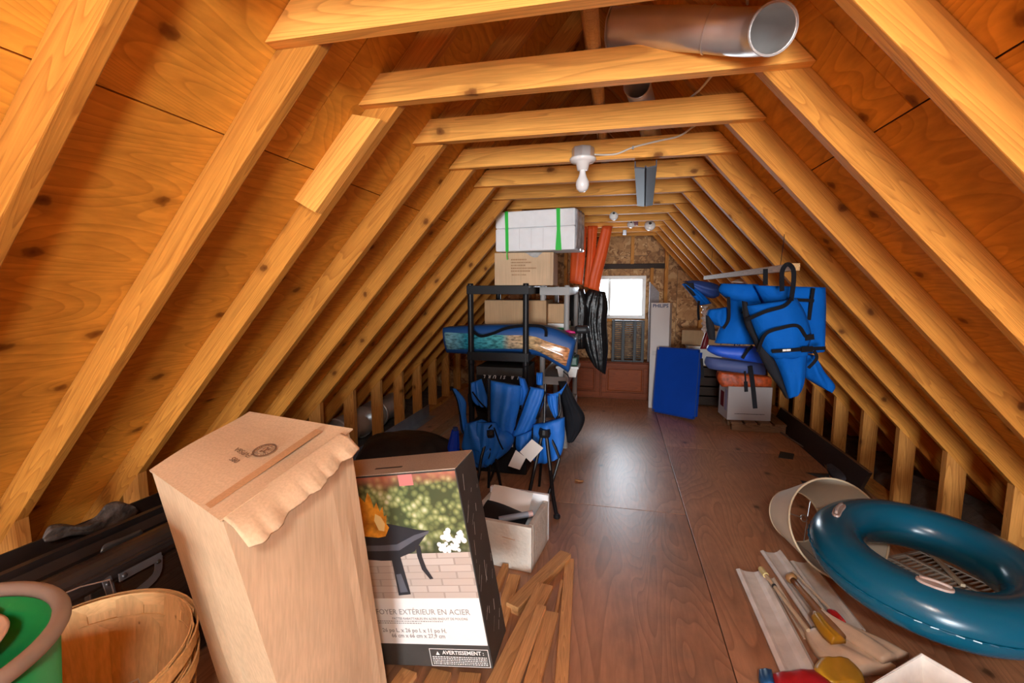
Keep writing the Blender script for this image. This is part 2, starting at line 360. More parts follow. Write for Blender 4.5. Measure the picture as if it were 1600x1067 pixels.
def frame(o, x, y):  # matrix with local x,y axes
    x = Vector(x).normalized(); y = Vector(y); y = (y - x * y.dot(x)).normalized(); z = x.cross(y)
    M = Matrix(((x.x, y.x, z.x, 0), (x.y, y.y, z.y, 0), (x.z, y.z, z.z, 0), (0, 0, 0, 1))); M.translation = Vector(o); return M
# ------------------------------------------------------------------ the attic shell
XC, SL, ZR, DEP = -0.17, 1.11, 2.52, 0.089
ANG = math.atan(SL); ZS = ZR + DEP / math.cos(ANG)            # ridge height of rafter undersides / of the sheathing
YK = lambda k: 1.42 + 0.406 * (k - 1)
Y_END, Y_BACK = 5.92, -4.6
def roof_pt(side, s, y, off=0.0):  # s = distance down the slope from the sheathing ridge, off = inward offset
    n = Vector((-side * math.sin(ANG), 0, -math.cos(ANG)))
    return Vector((XC + side * s * math.cos(ANG), y, ZS - s * math.sin(ANG))) + n * off
S_MAX = 3.72
ceiling = struct('ceiling')
for side in (-1, 1):
    joint = 1.249 if side == -1 else 1.229                      # slope distance of the visible sheet joint
    edges = [0.0, joint, joint + 1.22, S_MAX]
    for r in range(3):
        y0 = -1.15 - 4.88 + [0.0, -1.22, 0.0][r]
        while y0 < Y_END:
            a, b = max(y0, Y_BACK), min(y0 + 2.44, Y_END)
            s0, s1 = edges[r], edges[r + 1]
            if b - a > 0.05:
                L, W = s1 - s0 - 0.004, b - a - 0.004
                vf = box(L, W, 0.012)
                c = roof_pt(side, (s0 + s1) / 2, (a + b) / 2, -0.0065)
                obj('plywood_sheet', vf, 'ply', ceiling, c, (0, side * ANG, 0))
            y0 += 2.44
for side in (-1, 1):       # dark building paper outside the sheets: the joints stay dark
    c = roof_pt(side, S_MAX / 2, (Y_END + Y_BACK) / 2, -0.019); obj('roof_paper', box(S_MAX + 0.05, Y_END - Y_BACK + 0.06, 0.006), 'charcoal', ceiling, c, (0, side * ANG, 0))
# rafters
LR = S_MAX - 0.02
raf = mesh_from('rafter', box(LR, 0.038, DEP, bev=0.003)); recalc(raf); raf.materials.append(MT['rafter'])
for k in range(-13, 12):
    for side in (-1, 1):
        c = roof_pt(side, LR / 2 + 0.03, YK(k) + 0.057, DEP / 2)
        o = obj('rafter', raf, 'rafter', ceiling, c, (0, side * ANG, 0))
# collar ties with ends cut to the roof slope
ZT, HT = 1.915, 0.089
xa = (ZS - ZT) / SL; xb = (ZS - ZT - HT) / SL
tie = mesh_from('collar_tie', prism([(-xa + 0.004, -HT / 2), (xa - 0.004, -HT / 2), (xb - 0.004, HT / 2), (-xb + 0.004, HT / 2)], -0.019, 0.019)); recalc(tie); tie.materials.append(MT['tie'])
for k in list(range(-12, 12)):
    o = obj('collar_tie', tie, 'tie', ceiling, (XC + random.uniform(-0.006, 0.006), YK(k) + 0.018, ZT + HT / 2 + random.uniform(-0.004, 0.004)))
obj('ridge_board', box(Y_END - Y_BACK - 0.02, 0.02, 0.16, bev=0.002), 'rafter', ceiling, (XC, (Y_END + Y_BACK) / 2, ZR + 0.03), (0, 0, PI / 2))
# splice block nailed to a rafter under the second tie
a = roof_pt(-1, 1.02, YK(1) + 0.018, 0.052); b = roof_pt(-1, 1.33, YK(1) + 0.018, 0.052)
vf = prism([(-0.19, 0.045), (0.19, 0.045), (0.21, -0.045), (-0.14, -0.045)], -0.019, 0.019)
sp = obj('splice_block', vf, 'tie', ceiling, roof_pt(-1, 1.165, YK(1) + 0.018, 0.045)); sp.rotation_euler = (0, -ANG + PI, 0)
# knee walls
def knee(side, xin, ks, name):
    w = struct(name)
    ztop = ZR - SL * abs(xin - XC); zout = ZR - SL * (abs(xin - XC) + 0.089)
    me = mesh_from('stud', prism([(0, 0.038), (0, ztop), (side * 0.089, zout), (side * 0.089, 0.038)], -0.019, 0.019)); recalc(me); 
    # stand the grain along local X: rotate mesh so that local X is vertical
    me.transform(Matrix.Rotation(PI / 2, 4, 'Y')); me.materials.append(MT['stud'])
    for k in ks: obj('stud', me, 'stud', w, (xin, YK(k) + 0.057, 0), (0, -PI / 2, 0))
    obj('bottom_plate', box(Y_END - Y_BACK - 0.02, 0.089, 0.036, bev=0.002), 'stud', w, (xin + side * 0.0445, (Y_END + Y_BACK) / 2, 0.019), (0, 0, PI / 2))
    return w
knee(-1, -1.94, range(-13, 12), 'wall_left'); knee(1, 1.645, range(-13, 12), 'wall_right')
# floor: subfloor deck and the plywood sheets on it
floor = struct('floor', span(-3.0, 2.6, Y_BACK, Y_END, -0.06, -0.021), 'insul')
for x0, x1, ys in ((-2.03, -0.79, [-4.6, -3.59, -1.15, 1.29, 3.73, 5.92]), (-0.79, 0.43, [-4.6, -2.13, 0.31, 2.75, 5.19, 5.92]), (0.43, 1.735, [-4.6, -3.35, -0.91, 1.53, 3.97, 5.92])):
    for a, b in zip(ys[:-1], ys[1:]):
        obj('plywood_sheet', box(x1 - x0 - 0.004, b - a - 0.004, 0.0195, bev=0.0015), 'floor', floor, ((x0 + x1) / 2, (a + b) / 2, -0.00985))
# end gable wall with window opening
WX0, WX1, WZ0, WZ1 = -0.265, 0.335, 0.955, 1.48
wall_end = struct('wall_back')
def rz(x): return ZS - SL * abs(x - XC) + 0.01
def panel(nm, poly): obj(nm, prism(poly, Y_END, Y_END + 0.012), 'osb', wall_end)
xe = (ZS + 0.06) / SL
panel('osb_panel', [(XC - xe, -0.05), (WX0 - 0.002, -0.05), (WX0 - 0.002, rz(WX0)), (XC - xe, rz(XC - xe))])
panel('osb_panel', [(WX0, -0.05), (WX1, -0.05), (WX1, WZ0), (WX0, WZ0)])
panel('osb_panel', [(WX0, WZ1), (WX1, WZ1), (WX1, 1.72), (WX0, 1.72)])
panel('osb_panel', [(WX0, 1.724), (WX1, 1.724), (WX1, rz(WX1)), (XC, rz(XC)), (WX0, rz(WX0))])
panel('osb_panel', [(WX1 + 0.002, -0.05), (0.70, -0.05), (0.70, rz(0.70)), (WX1 + 0.002, rz(WX1))])
panel('osb_panel', [(0.704, -0.05), (XC + xe, -0.05), (XC + xe, rz(XC + xe)), (0.704, rz(0.704))])
for poly in ([(XC - xe, -0.05), (WX0, -0.05), (WX0, rz(WX0)), (XC - xe, rz(XC - xe))], [(WX1, -0.05), (XC + xe, -0.05), (XC + xe, rz(XC + xe)), (WX1, rz(WX1))], [(WX0, WZ1), (WX1, WZ1), (WX1, rz(WX1)), (XC, rz(XC)), (WX0, rz(WX0))]):
    obj('building_paper', prism(poly, Y_END + 0.0125, Y_END + 0.016), 'charcoal', wall_end)
def gstud(x, z0, z1):
    o = obj('stud', box(z1 - z0, 0.04, 0.088, bev=0.002), 'stud', wall_end, (x, Y_END - 0.046, (z0 + z1) / 2), (PI / 2, -PI / 2, 0))
gstud(0.565, 0.0, 1.80); gstud(-0.64, 0.0, 1.95); gstud(-1.05, 0, 1.5); gstud(0.165, 1.62, 2.2); gstud(0.40, 0.0, WZ1 + 0.09); gstud(-0.31, 0.0, 1.62); gstud(0.97, 0, 1.3)
obj('window_header', box(0.93, 0.07, 0.06, bev=0.002), 'darkwood', wall_end, (0.10, Y_END - 0.037, 1.595))
obj('sill_block', box(0.60, 0.07, 0.038, bev=0.002), 'stud', wall_end, (0.035, Y_END - 0.037, WZ0 - 0.022))
win = struct('window_1')
fw = 0.045
def wf(nm, x0, x1, z0, z1, y0, y1, m='white'): return obj(nm, span(x0, x1, y0, y1, z0, z1, 0.003), m, win)
wf('window_frame', WX0, WX1, WZ1 - fw, WZ1, Y_END - 0.06, Y_END + 0.05); wf('window_frame', WX0, WX1, WZ0, WZ0 + fw, Y_END - 0.07, Y_END + 0.05)
wf('window_frame', WX0, WX0 + fw, WZ0 + fw, WZ1 - fw, Y_END - 0.06, Y_END + 0.05); wf('window_frame', WX1 - fw, WX1, WZ0 + fw, WZ1 - fw, Y_END - 0.06, Y_END + 0.05)
wf('sash_stile', -0.115, -0.08, WZ0 + fw, WZ1 - fw, Y_END - 0.03, Y_END + 0.03)
gm, nt, b = _new('window_glass'); tr = _n(nt, 'ShaderNodeBsdfTransparent'); gl = _n(nt, 'ShaderNodeBsdfGlossy', Roughness=0.02); mx = _n(nt, 'ShaderNodeMixShader'); mx.inputs[0].default_value = 0.05
nt.links.new(tr.outputs[0], mx.inputs[1]); nt.links.new(gl.outputs[0], mx.inputs[2]); nt.links.new(mx.outputs[0], nt.nodes['Material Output'].inputs[0])
wf('pane', WX0 + fw, -0.115, WZ0 + fw, WZ1 - fw, Y_END - 0.003, Y_END + 0.003, gm); wf('pane', -0.08, WX1 - fw, WZ0 + fw, WZ1 - fw, Y_END + 0.010, Y_END + 0.016, gm)
# gable wall behind the camera, with an opening added for the unseen fill light
wall_front = struct('wall_front'); DX0, DX1, DZ = -0.60, 0.95, 1.40
def fpanel(poly): obj('osb_panel', prism(poly, Y_BACK - 0.012, Y_BACK), 'osb', wall_front)
fpanel([(XC - xe, -0.05), (DX0, -0.05), (DX0, rz(DX0)), (XC - xe, rz(XC - xe))])
fpanel([(DX0, DZ), (DX1, DZ), (DX1, rz(DX1)),  (XC, rz(XC)), (DX0, rz(DX0))])
fpanel([(DX1, -0.05), (XC + xe, -0.05), (XC + xe, rz(XC + xe)), (DX1, rz(DX1))])

# unseen globe added behind the camera to brighten the near half of the attic
def added_globe(x, k, drop, power):
    y = YK(k) + 0.057; zt = ZR - SL * (x - XC); t = thing('added_globe', 'added lit white globe, unseen behind the camera, brightening the near attic', 'lamp', (x, y, zt - drop))
    obj('added_globe_cord', tube([(0, 0, 0.12), (0, 0, drop - 0.004)], 0.004, 8), 'cable', t)
    obj('added_globe_base', lathe([(0.0, 0.13), (0.03, 0.13), (0.045, 0.115), (0.045, 0.095), (0.0, 0.095)], 24), 'porcelain', t, smooth=True)
    gm, nt, b = _new('added_globe_glow'); b.inputs['Base Color'].default_value = (0.9, 0.9, 0.88, 1); b.inputs['Emission Color'].default_value = (1.0, 0.975, 0.94, 1); b.inputs['Emission Strength'].default_value = power
    obj('globe', lathe([(0.11 * math.sin(PI * (0.09 + 0.91 * i / 14)), 0.11 * math.cos(PI * (0.09 + 0.91 * i / 14))) for i in range(15)], 28), gm, t, smooth=True)
added_globe(0.20, -4, 0.29, 185.0)
# ------------------------------------------------------------------ left foreground
# tall kraft carton
def carton_tall():
    t = thing('cardboard_box', 'tall plain kraft cardboard box with torn top flap, leaning in the left foreground', 'box', (-0.86, 1.1, 0))
    B = [Vector(p) for p in ((-1.061, 1.007, 0.0), (-0.741, 0.923, 0.0), (-0.665, 1.195, 0.0), (-0.985, 1.262, 0.0))]
    T = [Vector(p) for p in ((-1.014, 0.793, 0.921), (-0.720, 0.688, 0.889), (-0.654, 1.013, 0.968), (-0.994, 1.051, 0.985))]
    o0 = Vector(t.location)
    # bulged walls on a grid
    def wall(a, b, bul, seed):
        A0, B0, A1, B1 = B[a] - o0, B[b] - o0, T[a] - o0, T[b] - o0
        nrm = ((B0 - A0).cross(A1 - A0)).normalized(); V, Fc = [], []; nu, nv = 12, 14; rd = random.Random(seed)
        cr = [rd.uniform(0.25, 0.75), rd.uniform(-0.3, 0.3)]
        for j in range(nv + 1):
            for i in range(nu + 1):
                u, v = i / nu, j / nv; p = A0.lerp(B0, u).lerp(A1.lerp(B1, u), v)
                w = bul * math.sin(PI * u) * math.sin(PI * v) + 0.006 * max(0, 1 - abs(u - cr[0] - cr[1] * (1 - v)) * 9) * math.sin(PI * v)
                V.append(p + nrm * w)
        for j in range(nv):
            for i in range(nu): a_ = j * (nu + 1) + i; Fc.append((a_, a_ + 1, a_ + nu + 2, a_ + nu + 1))
        return V, Fc
    body = join(wall(0, 1, 0.012, 1), wall(1, 2, 0.012, 2), wall(2, 3, 0.008, 3), wall(3, 0, 0.008, 4), ([p - o0 for p in B], [(3, 2, 1, 0)]), ([p - o0 for p in T], [(0, 1, 2, 3)]))
    bo = obj('carton_body', body, 'card', t, smooth=False)
    # top flaps: one folded over the front edge with a torn lip
    tl, tf, tr, tb = [p - o0 for p in T]; nrm = (tf - tl).cross(tb - tl).normalized()
    def Q(u, v, h=0.0): return tl.lerp(tf, u).lerp(tb.lerp(tr, u), v) + nrm * h
    N = 16; V = []; Fc = []
    rd = random.Random(5)
    for j in range(N + 1):
        v = -0.02 + 1.04 * j / N
        for i in range(5):
            u = 0.02 + i * 0.25; V.append(Q(u, v, 0.008 + 0.004 * math.sin(5 * v + u)))
    for j in range(N):
        for i in range(4): a_ = j * 5 + i; Fc.append((a_, a_ + 1, a_ + 6, a_ + 5))
    V = V + [p - nrm * 0.004 for p in V]; n0 = len(V) // 2
    Fc = Fc + [tuple(i + n0 for i in reversed(f)) for f in Fc]
    for j in range(N):
        for i in (0, 4): a_ = j * 5 + i; Fc.append((a_, a_ + 5, a_ + 5 + n0, a_ + n0))
    for i in range(4): Fc.append((i, i + 1, i + 1 + n0, i + n0)); a_ = N * 5 + i; Fc.append((a_, a_ + 1, a_ + 1 + n0, a_ + n0))
    fl = obj('top_flap', (V, Fc), 'card', t)
    V = []; Fc = []; N = 44
    for j in range(N + 1):
        v = -0.0 + 0.93 * j / N; jag = rd.uniform(-0.0018, 0.0018); ext = (0.19 + 0.008 * j if j < 4 else 0.215 - 0.075 * v + 0.010 * math.sin(j * 0.31) + 0.006 * math.sin(j * 0.83))
        e0 = Q(1.0, v, 0.011); out = (tf - tl).normalized()
        for s, dn in ((-0.02, 0.0), (0.5, 0.04), (1.0, 0.16)): V.append(e0 + out * (ext * 0.42 * s + jag * max(0, s) ** 3) - nrm * (ext * dn * max(s, 0)))
    for j in range(N):
        for i in range(2): a_ = j * 3 + i; Fc.append((a_, a_ + 1, a_ + 4, a_ + 3))
    n0 = len(V); V = V + [p - nrm * 0.004 for p in V]; Fc = Fc + [tuple(i + n0 for i in reversed(f)) for f in Fc]
    for j in range(N): a_ = j * 3 + 2; Fc.append((a_, a_ + 3, a_ + 3 + n0, a_ + n0))
    for j in (0, N):
        for i in range(2): a_ = j * 3 + i; Fc.append((a_, a_ + 1, a_ + 1 + n0, a_ + n0))
    lip = obj('torn_flap', (V, Fc), 'card', t, smooth=True); lip['label'] = 'torn flap folded down over the front'
    tape = obj('tape_strip', ([Q(0.80, 0.0, 0.0135), Q(0.87, 0.0, 0.0135), Q(0.86, 0.9, 0.0145), Q(0.79, 0.9, 0.0145)], [(0, 1, 2, 3)]), cardboard('tape_brown', (0.52, 0.29, 0.14)), t)
    # rubber-stamped maker seal and size code, seen upside down
    c = Q(0.655, 0.545, 0.0150); ax = (tr - tf).normalized(); ay = (tl - tf).normalized()
    ring = lathe([(0.022, 0), (0.0265, 0)], 40); ring2 = lathe([(0.0155, 0), (0.0165, 0)], 40)
    rays = ([], [])
    for k in range(26):
        a_ = 2 * PI * k / 26
        if k % 5 != 4: rays = join(rays, xf(box(0.0035, 0.0022, 0.0001, (0.0193, 0, 0)), Matrix.Rotation(a_, 4, 'Z')))
    blob = ([], [])
    for x_, y_, w_, h_ in ((-.006, .004, .007, .006), (.004, .006, .009, .003), (0, -.003, .016, .004), (.006, -.008, .008, .004), (-.007, -.008, .005, .005), (.009, .001, .004, .006)): blob = join(blob, box(w_, h_, .0001, (x_, y_, 0)))
    seal = obj('stamp_seal', join(ring, ring2, rays, blob), 'brownink', t); seal.matrix_local = frame(c, ax, ay)
    lettering('EVP58A', 0.019, 'brownink', t, frame(Q(0.53, 0.46, 0.0150), (tl - tf), (tf - tr)) @ Matrix.Rotation(0.0, 4, 'Z'), 'stamp_code')
    lettering('085', 0.019, 'brownink', t, frame(Q(0.555, 0.37, 0.0150), (tl - tf), (tf - tr)), 'stamp_code')
carton_tall()
# fire-pit carton
def firepit_carton():
    W, D, H = 0.68, 0.168, 0.665
    t = thing('fire_pit_box', 'printed fire pit carton with garden photo and French text, dark sides, on the scrap lumber', 'box', (-0.747, 1.381, 0.392), (0.013, -0.174, -0.019))
    obj('carton_body', box(W, D, H, bev=0.004), 'charcoal', t)
    yf = -D / 2 - 0.0006
    def zone(nm, x0, x1, z0, z1, m, dy=0.0): return obj(nm, ([(x0, yf - dy, z0), (x1, yf - dy, z0), (x1, yf - dy, z1), (x0, yf - dy, z1)], [(0, 1, 2, 3)]), m, t)
    xl, xr = -W / 2 + 0.003, W / 2 - 0.003
    # printed garden photograph: bushes, flowers, paving
    gm, nt, b = _new('printed_bushes'); b.inputs['Roughness'].default_value = 0.3
    v = _coord(nt, rnd=False); vo = _n(nt, 'ShaderNodeTexVoronoi', Scale=46.0); nt.links.new(v, vo.inputs['Vector'])
    nz = _n(nt, 'ShaderNodeTexNoise', Scale=9.0, Detail=3.0); nt.links.new(v, nz.inputs['Vector'])
    sm = _n(nt, 'ShaderNodeMath', operation='MULTIPLY_ADD'); sm.inputs[1].default_value = -0.55; nt.links.new(vo.outputs['Distance'], sm.inputs[0]); nt.links.new(nz.outputs['Fac'], sm.inputs[2])
    leaf = _ramp(nt, sm.outputs[0], [(0.05, (0.07, 0.09, 0.04)), (0.22, (0.20, 0.24, 0.09)), (0.34, (0.38, 0.42, 0.18)), (0.5, (0.66, 0.66, 0.44))])
    tc = _n(nt, 'ShaderNodeTexCoord'); sp = _n(nt, 'ShaderNodeSeparateXYZ'); nt.links.new(tc.outputs['Object'], sp.inputs[0])
    za = _n(nt, 'ShaderNodeMath', operation='MULTIPLY_ADD'); za.inputs[1].default_value = 0.10; nt.links.new(nz.outputs['Fac'], za.inputs[0]); nt.links.new(sp.outputs[2], za.inputs[2])
    redf = _ramp(nt, za.outputs[0], [(0.330, (0, 0, 0)), (0.375, (0.75, 0.75, 0.75))])
    c = _mix(nt, leaf, (0.55, 0.16, 0.12), redf)
    lowf = _ramp(nt, za.outputs[0], [(0.13, (0.85, 0.85, 0.85)), (0.19, (0, 0, 0))]); c = _mix(nt, c, (0.03, 0.04, 0.025), lowf)
    nt.links.new(c, b.inputs['Base Color'])
    zone('printed_garden', xl, xr, 0.064, H / 2 - 0.004, gm)
    pm, nt, b = _new('printed_paving'); b.inputs['Roughness'].default_value = 0.3
    v = _coord(nt, (1, 1, 2.4), rnd=False, rot=(PI / 2, 0.0, 0)); br = _n(nt, 'ShaderNodeTexBrick', Scale=4.5); nt.links.new(v, br.inputs['Vector'])
    br.inputs['Color1'].default_value = (0.48, 0.41, 0.36, 1); br.inputs['Color2'].default_value = (0.55, 0.49, 0.44, 1); br.inputs['Mortar'].default_value = (0.38, 0.32, 0.28, 1); br.inputs['Mortar Size'].default_value = 0.015
    nt.links.new(br.outputs['Color'], b.inputs['Base Color'])
    zone('printed_paving', xl, xr, -0.09, 0.064, pm)
    zone('printed_label', xl, xr, -0.252, -0.09, 'whiteink')
    def PX(px, py): return (0.34 - (712 + (py - 735) * 0.194 - px) / 500, 0.3325 - (py - 735) / 315 * 0.665)   # place on the printed face
    fl = ([], []); rd = random.Random(3)
    for k in range(60):
        x_, z_ = PX(rd.uniform(682, 736), rd.uniform(826, 866)); r = rd.uniform(0.005, 0.010)
        if x_ > 0.325 or z_ < 0.07 or (z_ - 0.07) > (x_ - 0.20) * 0.9: continue
        fl = join(fl, ([(x_ + r * math.cos(a * PI / 4), yf - 0.0005 - k * 1e-5, z_ + r * math.sin(a * PI / 4)) for a in range(8)], [tuple(range(8))]))
    obj('printed_blossoms', fl, 'whiteink', t, fix=False)
    def poly(nm, pts, m, dy=0.001): obj(nm, ([(x, yf - dy, z) for x, z in pts], [tuple(range(len(pts)))]), m, t)
    pm2 = mat('printed_steel', (0.030, 0.031, 0.038), 0.3); pm3 = mat('printed_steel_light', (0.11, 0.115, 0.14), 0.3)
    L_ = lambda pts: [PX(*p) for p in pts]
    poly('printed_bowl', L_([(540, 818), (592, 812), (646, 824), (666, 826), (650, 845), (640, 858), (600, 872), (579, 872), (540, 868)]), pm2, 0.0012)
    poly('printed_bowl_rim', L_([(540, 846), (577, 847), (608, 846), (640, 832), (666, 826), (664, 831), (640, 841), (612, 856), (577, 856), (540, 855)]), pm3, 0.0014)
    poly('printed_leg', L_([(596, 862), (612, 860), (631, 928), (609, 930)]), pm2, 0.0013); poly('printed_leg', L_([(605, 895), (614, 894), (626, 924), (612, 925)]), pm3, 0.0015)
    poly('printed_leg', L_([(641, 845), (650, 850), (653, 868), (660, 886), (672, 903), (666, 904), (652, 888), (644, 866)]), pm2, 0.0011)
    poly('printed_flame', L_([(540, 764), (552, 776), (557, 760), (563, 770), (568, 786), (573, 777), (579, 792), (584, 784), (586, 800), (591, 798), (590, 812), (595, 818), (588, 832), (575, 834), (540, 830)]), mat('printed_flame', (0.85, 0.30, 0.03), 0.4, vary=0.5, scale=30), 0.0016)
    poly('printed_flame', L_([(570, 795), (580, 800), (588, 812), (586, 824), (576, 822), (568, 806)]), mat('printed_flame_core', (0.95, 0.72, 0.30), 0.4), 0.0018)
    def tx(s, sz, xr_, py, m='greyink', bold=0.0):
        o_ = lettering(s, sz, m, t, Matrix.Identity(4), bold=bold); w_ = max(v.co.x for v in o_.data.vertices); z_ = PX(700, py)[1]
        o_.matrix_local = frame((xr_ - w_, yf - 0.001, z_), (1, 0, 0), (0, 0, 1))
    tx('FOYER EXTÉRIEUR EN ACIER', 0.0265, 0.298, 958); tx('PATTES RABATTABLES EN ACIER ENDUIT DE POUDRE', 0.0112, 0.286, 969)
    tx('26 po L. x 26 po l. x 11 po H.', 0.0195, 0.204, 989, 'greyink', 0.0003); tx('66 cm x 66 cm x 27,9 cm', 0.019, 0.195, 998, 'greyink', 0.0003)
    def dashes(nm, x0, x1, z, h, m, seed):
        rd = random.Random(seed); vf = ([], []); x = x0
        while x < x1:
            w = min(rd.uniform(0.003, 0.009), x1 - x); vf = join(vf, ([(x, yf - 0.001, z), (x + w, yf - 0.001, z), (x + w, yf - 0.001, z + h), (x, yf - 0.001, z + h)], [(0, 1, 2, 3)])); x += w + 0.0022
        obj(nm, vf, m, t)
    dashes('fine_print', -0.05, 0.20, -0.172, 0.0032, 'greyink', 1); dashes('fine_print', -0.05, 0.12, -0.179, 0.0032, 'greyink', 2)
    x0, x1, z0, z1 = 0.128, 0.334, -0.328, -0.266
    for (a, b_, c_, d) in ((x0, x1, z1 - 0.002, z1), (x0, x1, z0, z0 + 0.002), (x0, x0 + 0.002, z0, z1), (x1 - 0.002, x1, z0, z1)): zone('warning_border', a, b_, c_, d, 'whiteink', 0.0006)
    tx('AVERTISSEMENT :', 0.0185, 0.318, 1025, 'whiteink', 0.0004)
    poly('warning_triangle', [(0.150, -0.288), (0.164, -0.288), (0.157, -0.275)], 'whiteink')
    for k in range(5): dashes('fine_print', x0 + 0.008, x1 - 0.008, -0.296 - k * 0.0062, 0.0032, 'whiteink', 5 + k)
    # plain cardboard top with a hand slot, and scuffs on the dark side
    obj('top_flap', box(W - 0.004, D - 0.006, 0.003, (0, 0, H / 2 + 0.0016)), 'cardgrey', t)
    obj('hand_slot', box(0.10, 0.010, 0.0006, (0.08, -0.03, H / 2 + 0.0036)), 'ink', t)
    zone('tape_patch', 0.14, 0.19, H / 2 - 0.04, H / 2 - 0.003, mat('clear_tape', (0.62, 0.22, 0.20), 0.12), 0.0006)
    sc = ([], []); rd = random.Random(9)
    for k in range(26):
        y_, z_ = rd.uniform(-D / 2 + 0.01, D / 2 - 0.01), rd.uniform(-0.3, 0.28); l = rd.uniform(0.008, 0.05); w = rd.uniform(0.0008, 0.003); s = rd.uniform(0.2, 1.0)
        sc = join(sc, ([(W / 2 + 0.0006, y_, z_), (W / 2 + 0.0006, y_ + w, z_), (W / 2 + 0.0006, y_ + w + l * s, z_ + l), (W / 2 + 0.0006, y_ + l * s, z_ + l)], [(0, 1, 2, 3)]))
    obj('scuff_marks', sc, 'whiteink', t)
firepit_carton()
# foam box with papers
def foam_box():
    t = thing('foam_crate', 'open soiled white foam box holding papers, behind the fire pit carton', 'box', (-0.505, 2.168, 0.0), (0, 0, -0.123))
    w, d, h, th = 0.33, 0.319, 0.225, 0.026
    rd = random.Random(11)
    def slab(x0, x1, y0, y1, z0, z1): return span(x0, x1, y0, y1, z0, z1, 0.006)
    obj('foam_wall', slab(-w / 2, w / 2, -d / 2, -d / 2 + th, 0.001, h), 'foamdirty', t); obj('foam_wall', slab(-w / 2, w / 2, d / 2 - th, d / 2, 0.001, h + 0.03), 'foam', t)
    obj('foam_wall', slab(w / 2 - th, w / 2, -d / 2 + th, d / 2 - th, 0.001, h), 'foamdirty', t); obj('foam_wall', slab(-w / 2, -w / 2 + th, -d / 2 + th, d / 2 - th, 0.001, h), 'foamdirty', t)
    obj('foam_floor', slab(-w / 2 + th, w / 2 - th, -d / 2 + th, d / 2 - th, 0.001, 0.03), 'foamdirty', t)
    obj('printed_label', ([(0.02, -d / 2 - 0.001, 0.155), (0.085, -d / 2 - 0.001, 0.150), (0.085, -d / 2 - 0.001, 0.153), (0.02, -d / 2 - 0.001, 0.158)], [(0, 1, 2, 3)]), mat('faded_orange_ink', (0.55, 0.30, 0.15), 0.8), t)
    M = Matrix.Translation(t.location) @ Euler(t.rotation_euler).to_matrix().to_4x4()
    def W(p): return M @ Vector(p)
    def sheet(nm, lab, cat, p, m, curl=0.02, th=0.0015):
        P = [W(q) for q in p]; V = []; Fc = []; n = 8
        for i in range(n + 1):
            for j in range(n + 1):
                u, v = i / n, j / n; q = P[0].lerp(P[1], u).lerp(P[3].lerp(P[2], u), v); V.append(q + Vector((0, 0, curl * (math.sin(3.3 * u + 1) * 0.5 + math.sin(2.6 * v) - 0.5))))
        for i in range(n):
            for j in range(n): a = i * (n + 1) + j; Fc.append((a, a + 1, a + n + 2, a + n + 1))
        n0 = len(V); V += [q - Vector((0, 0, th)) for q in V]; Fc += [tuple(i + n0 for i in reversed(f)) for f in Fc]
        return tag(obj(nm, (V, Fc), m, smooth=True), lab, cat)
    sheet('paper_sheet', 'crumpled white paper standing at the back of the foam box', 'paper', ((-0.13, 0.02, 0.20), (0.09, 0.02, 0.20), (0.09, 0.11, 0.27), (-0.13, 0.11, 0.275)), 'paper', 0.012)
    sheet('plastic_sheet', 'dark curled plastic sheet lying in the foam box', 'plastic', ((-0.13, -0.12, 0.175), (0.10, -0.09, 0.185), (0.11, 0.01, 0.205), (-0.13, 0.02, 0.225)), 'black', 0.022)
    a = W((-0.02, -0.10, 0.205)); b = W((0.13, -0.02, 0.225))
    r = thing('paper_roll', 'grey paper roll lying across the foam box', 'roll', a)
    obj('rolled_sheet', tube([Vector((0, 0, 0)), (b - a) * 0.5, b - a], 0.015, 14), mat('blue_grey_paper', (0.24, 0.27, 0.33), 0.6), r, smooth=False)
    obj('end_label', tube([(b - a) * 0.86, (b - a) * 0.985], 0.0156, 14, cap=False), mat('pink_label', (0.55, 0.36, 0.34), 0.6), r)
foam_box()
# scrap lumber on the floor: (a, b, width, thickness, base height)
LUM = [
 ((890, 872), (876, 1085), 0.045, 0.019, 0.0, 'long slim lath lying rightmost in the lumber pile'),
 ((884, 862), (800, 945), 0.060, 0.038, 0.0, 'thick board at the far end of the pile, pointing right'),
 ((852, 912), (768, 1085), 0.070, 0.020, 0.022, 'wide board with a square cut end in mid pile'),
 ((846, 945), (786, 1105), 0.040, 0.020, 0.045, 'narrow board with dark split lying on the pile'),
 ((862, 955), (820, 1105), 0.055, 0.022, 0.022, 'board with rounded end beside the slim lath'),
 ((804, 897), (776, 990), 0.055, 0.020, 0.0, 'board sticking out behind the dark carton side'),
 ((790, 880), (770, 930), 0.030, 0.030, 0.0, 'short stub of wood against the foam box'),
 ((640, 1046), (585, 1120), 0.060, 0.020, 0.0, 'pale board under the carton beside the cardboard box'),
 ((690, 1046), (650, 1120), 0.075, 0.020, 0.0, 'pale wide board in front of the carton'),
 ((735, 1050), (720, 1120), 0.075, 0.020, 0.0, 'orange toned board under the warning panel'),
 ((878, 905), (868, 960), 0.012, 0.030, 0.0, 'thin pale splinter standing beside the slim lath'),
]
for p, q, w, h, z0, lab in LUM:
    o = board('scrap_board', atz(p[0], p[1], z0 + h), atz(q[0], q[1], z0 + h), w, h, 'lumber'); o.location.z -= h / 2
    tag(o, lab, 'board', 'scrap lumber on the floor')
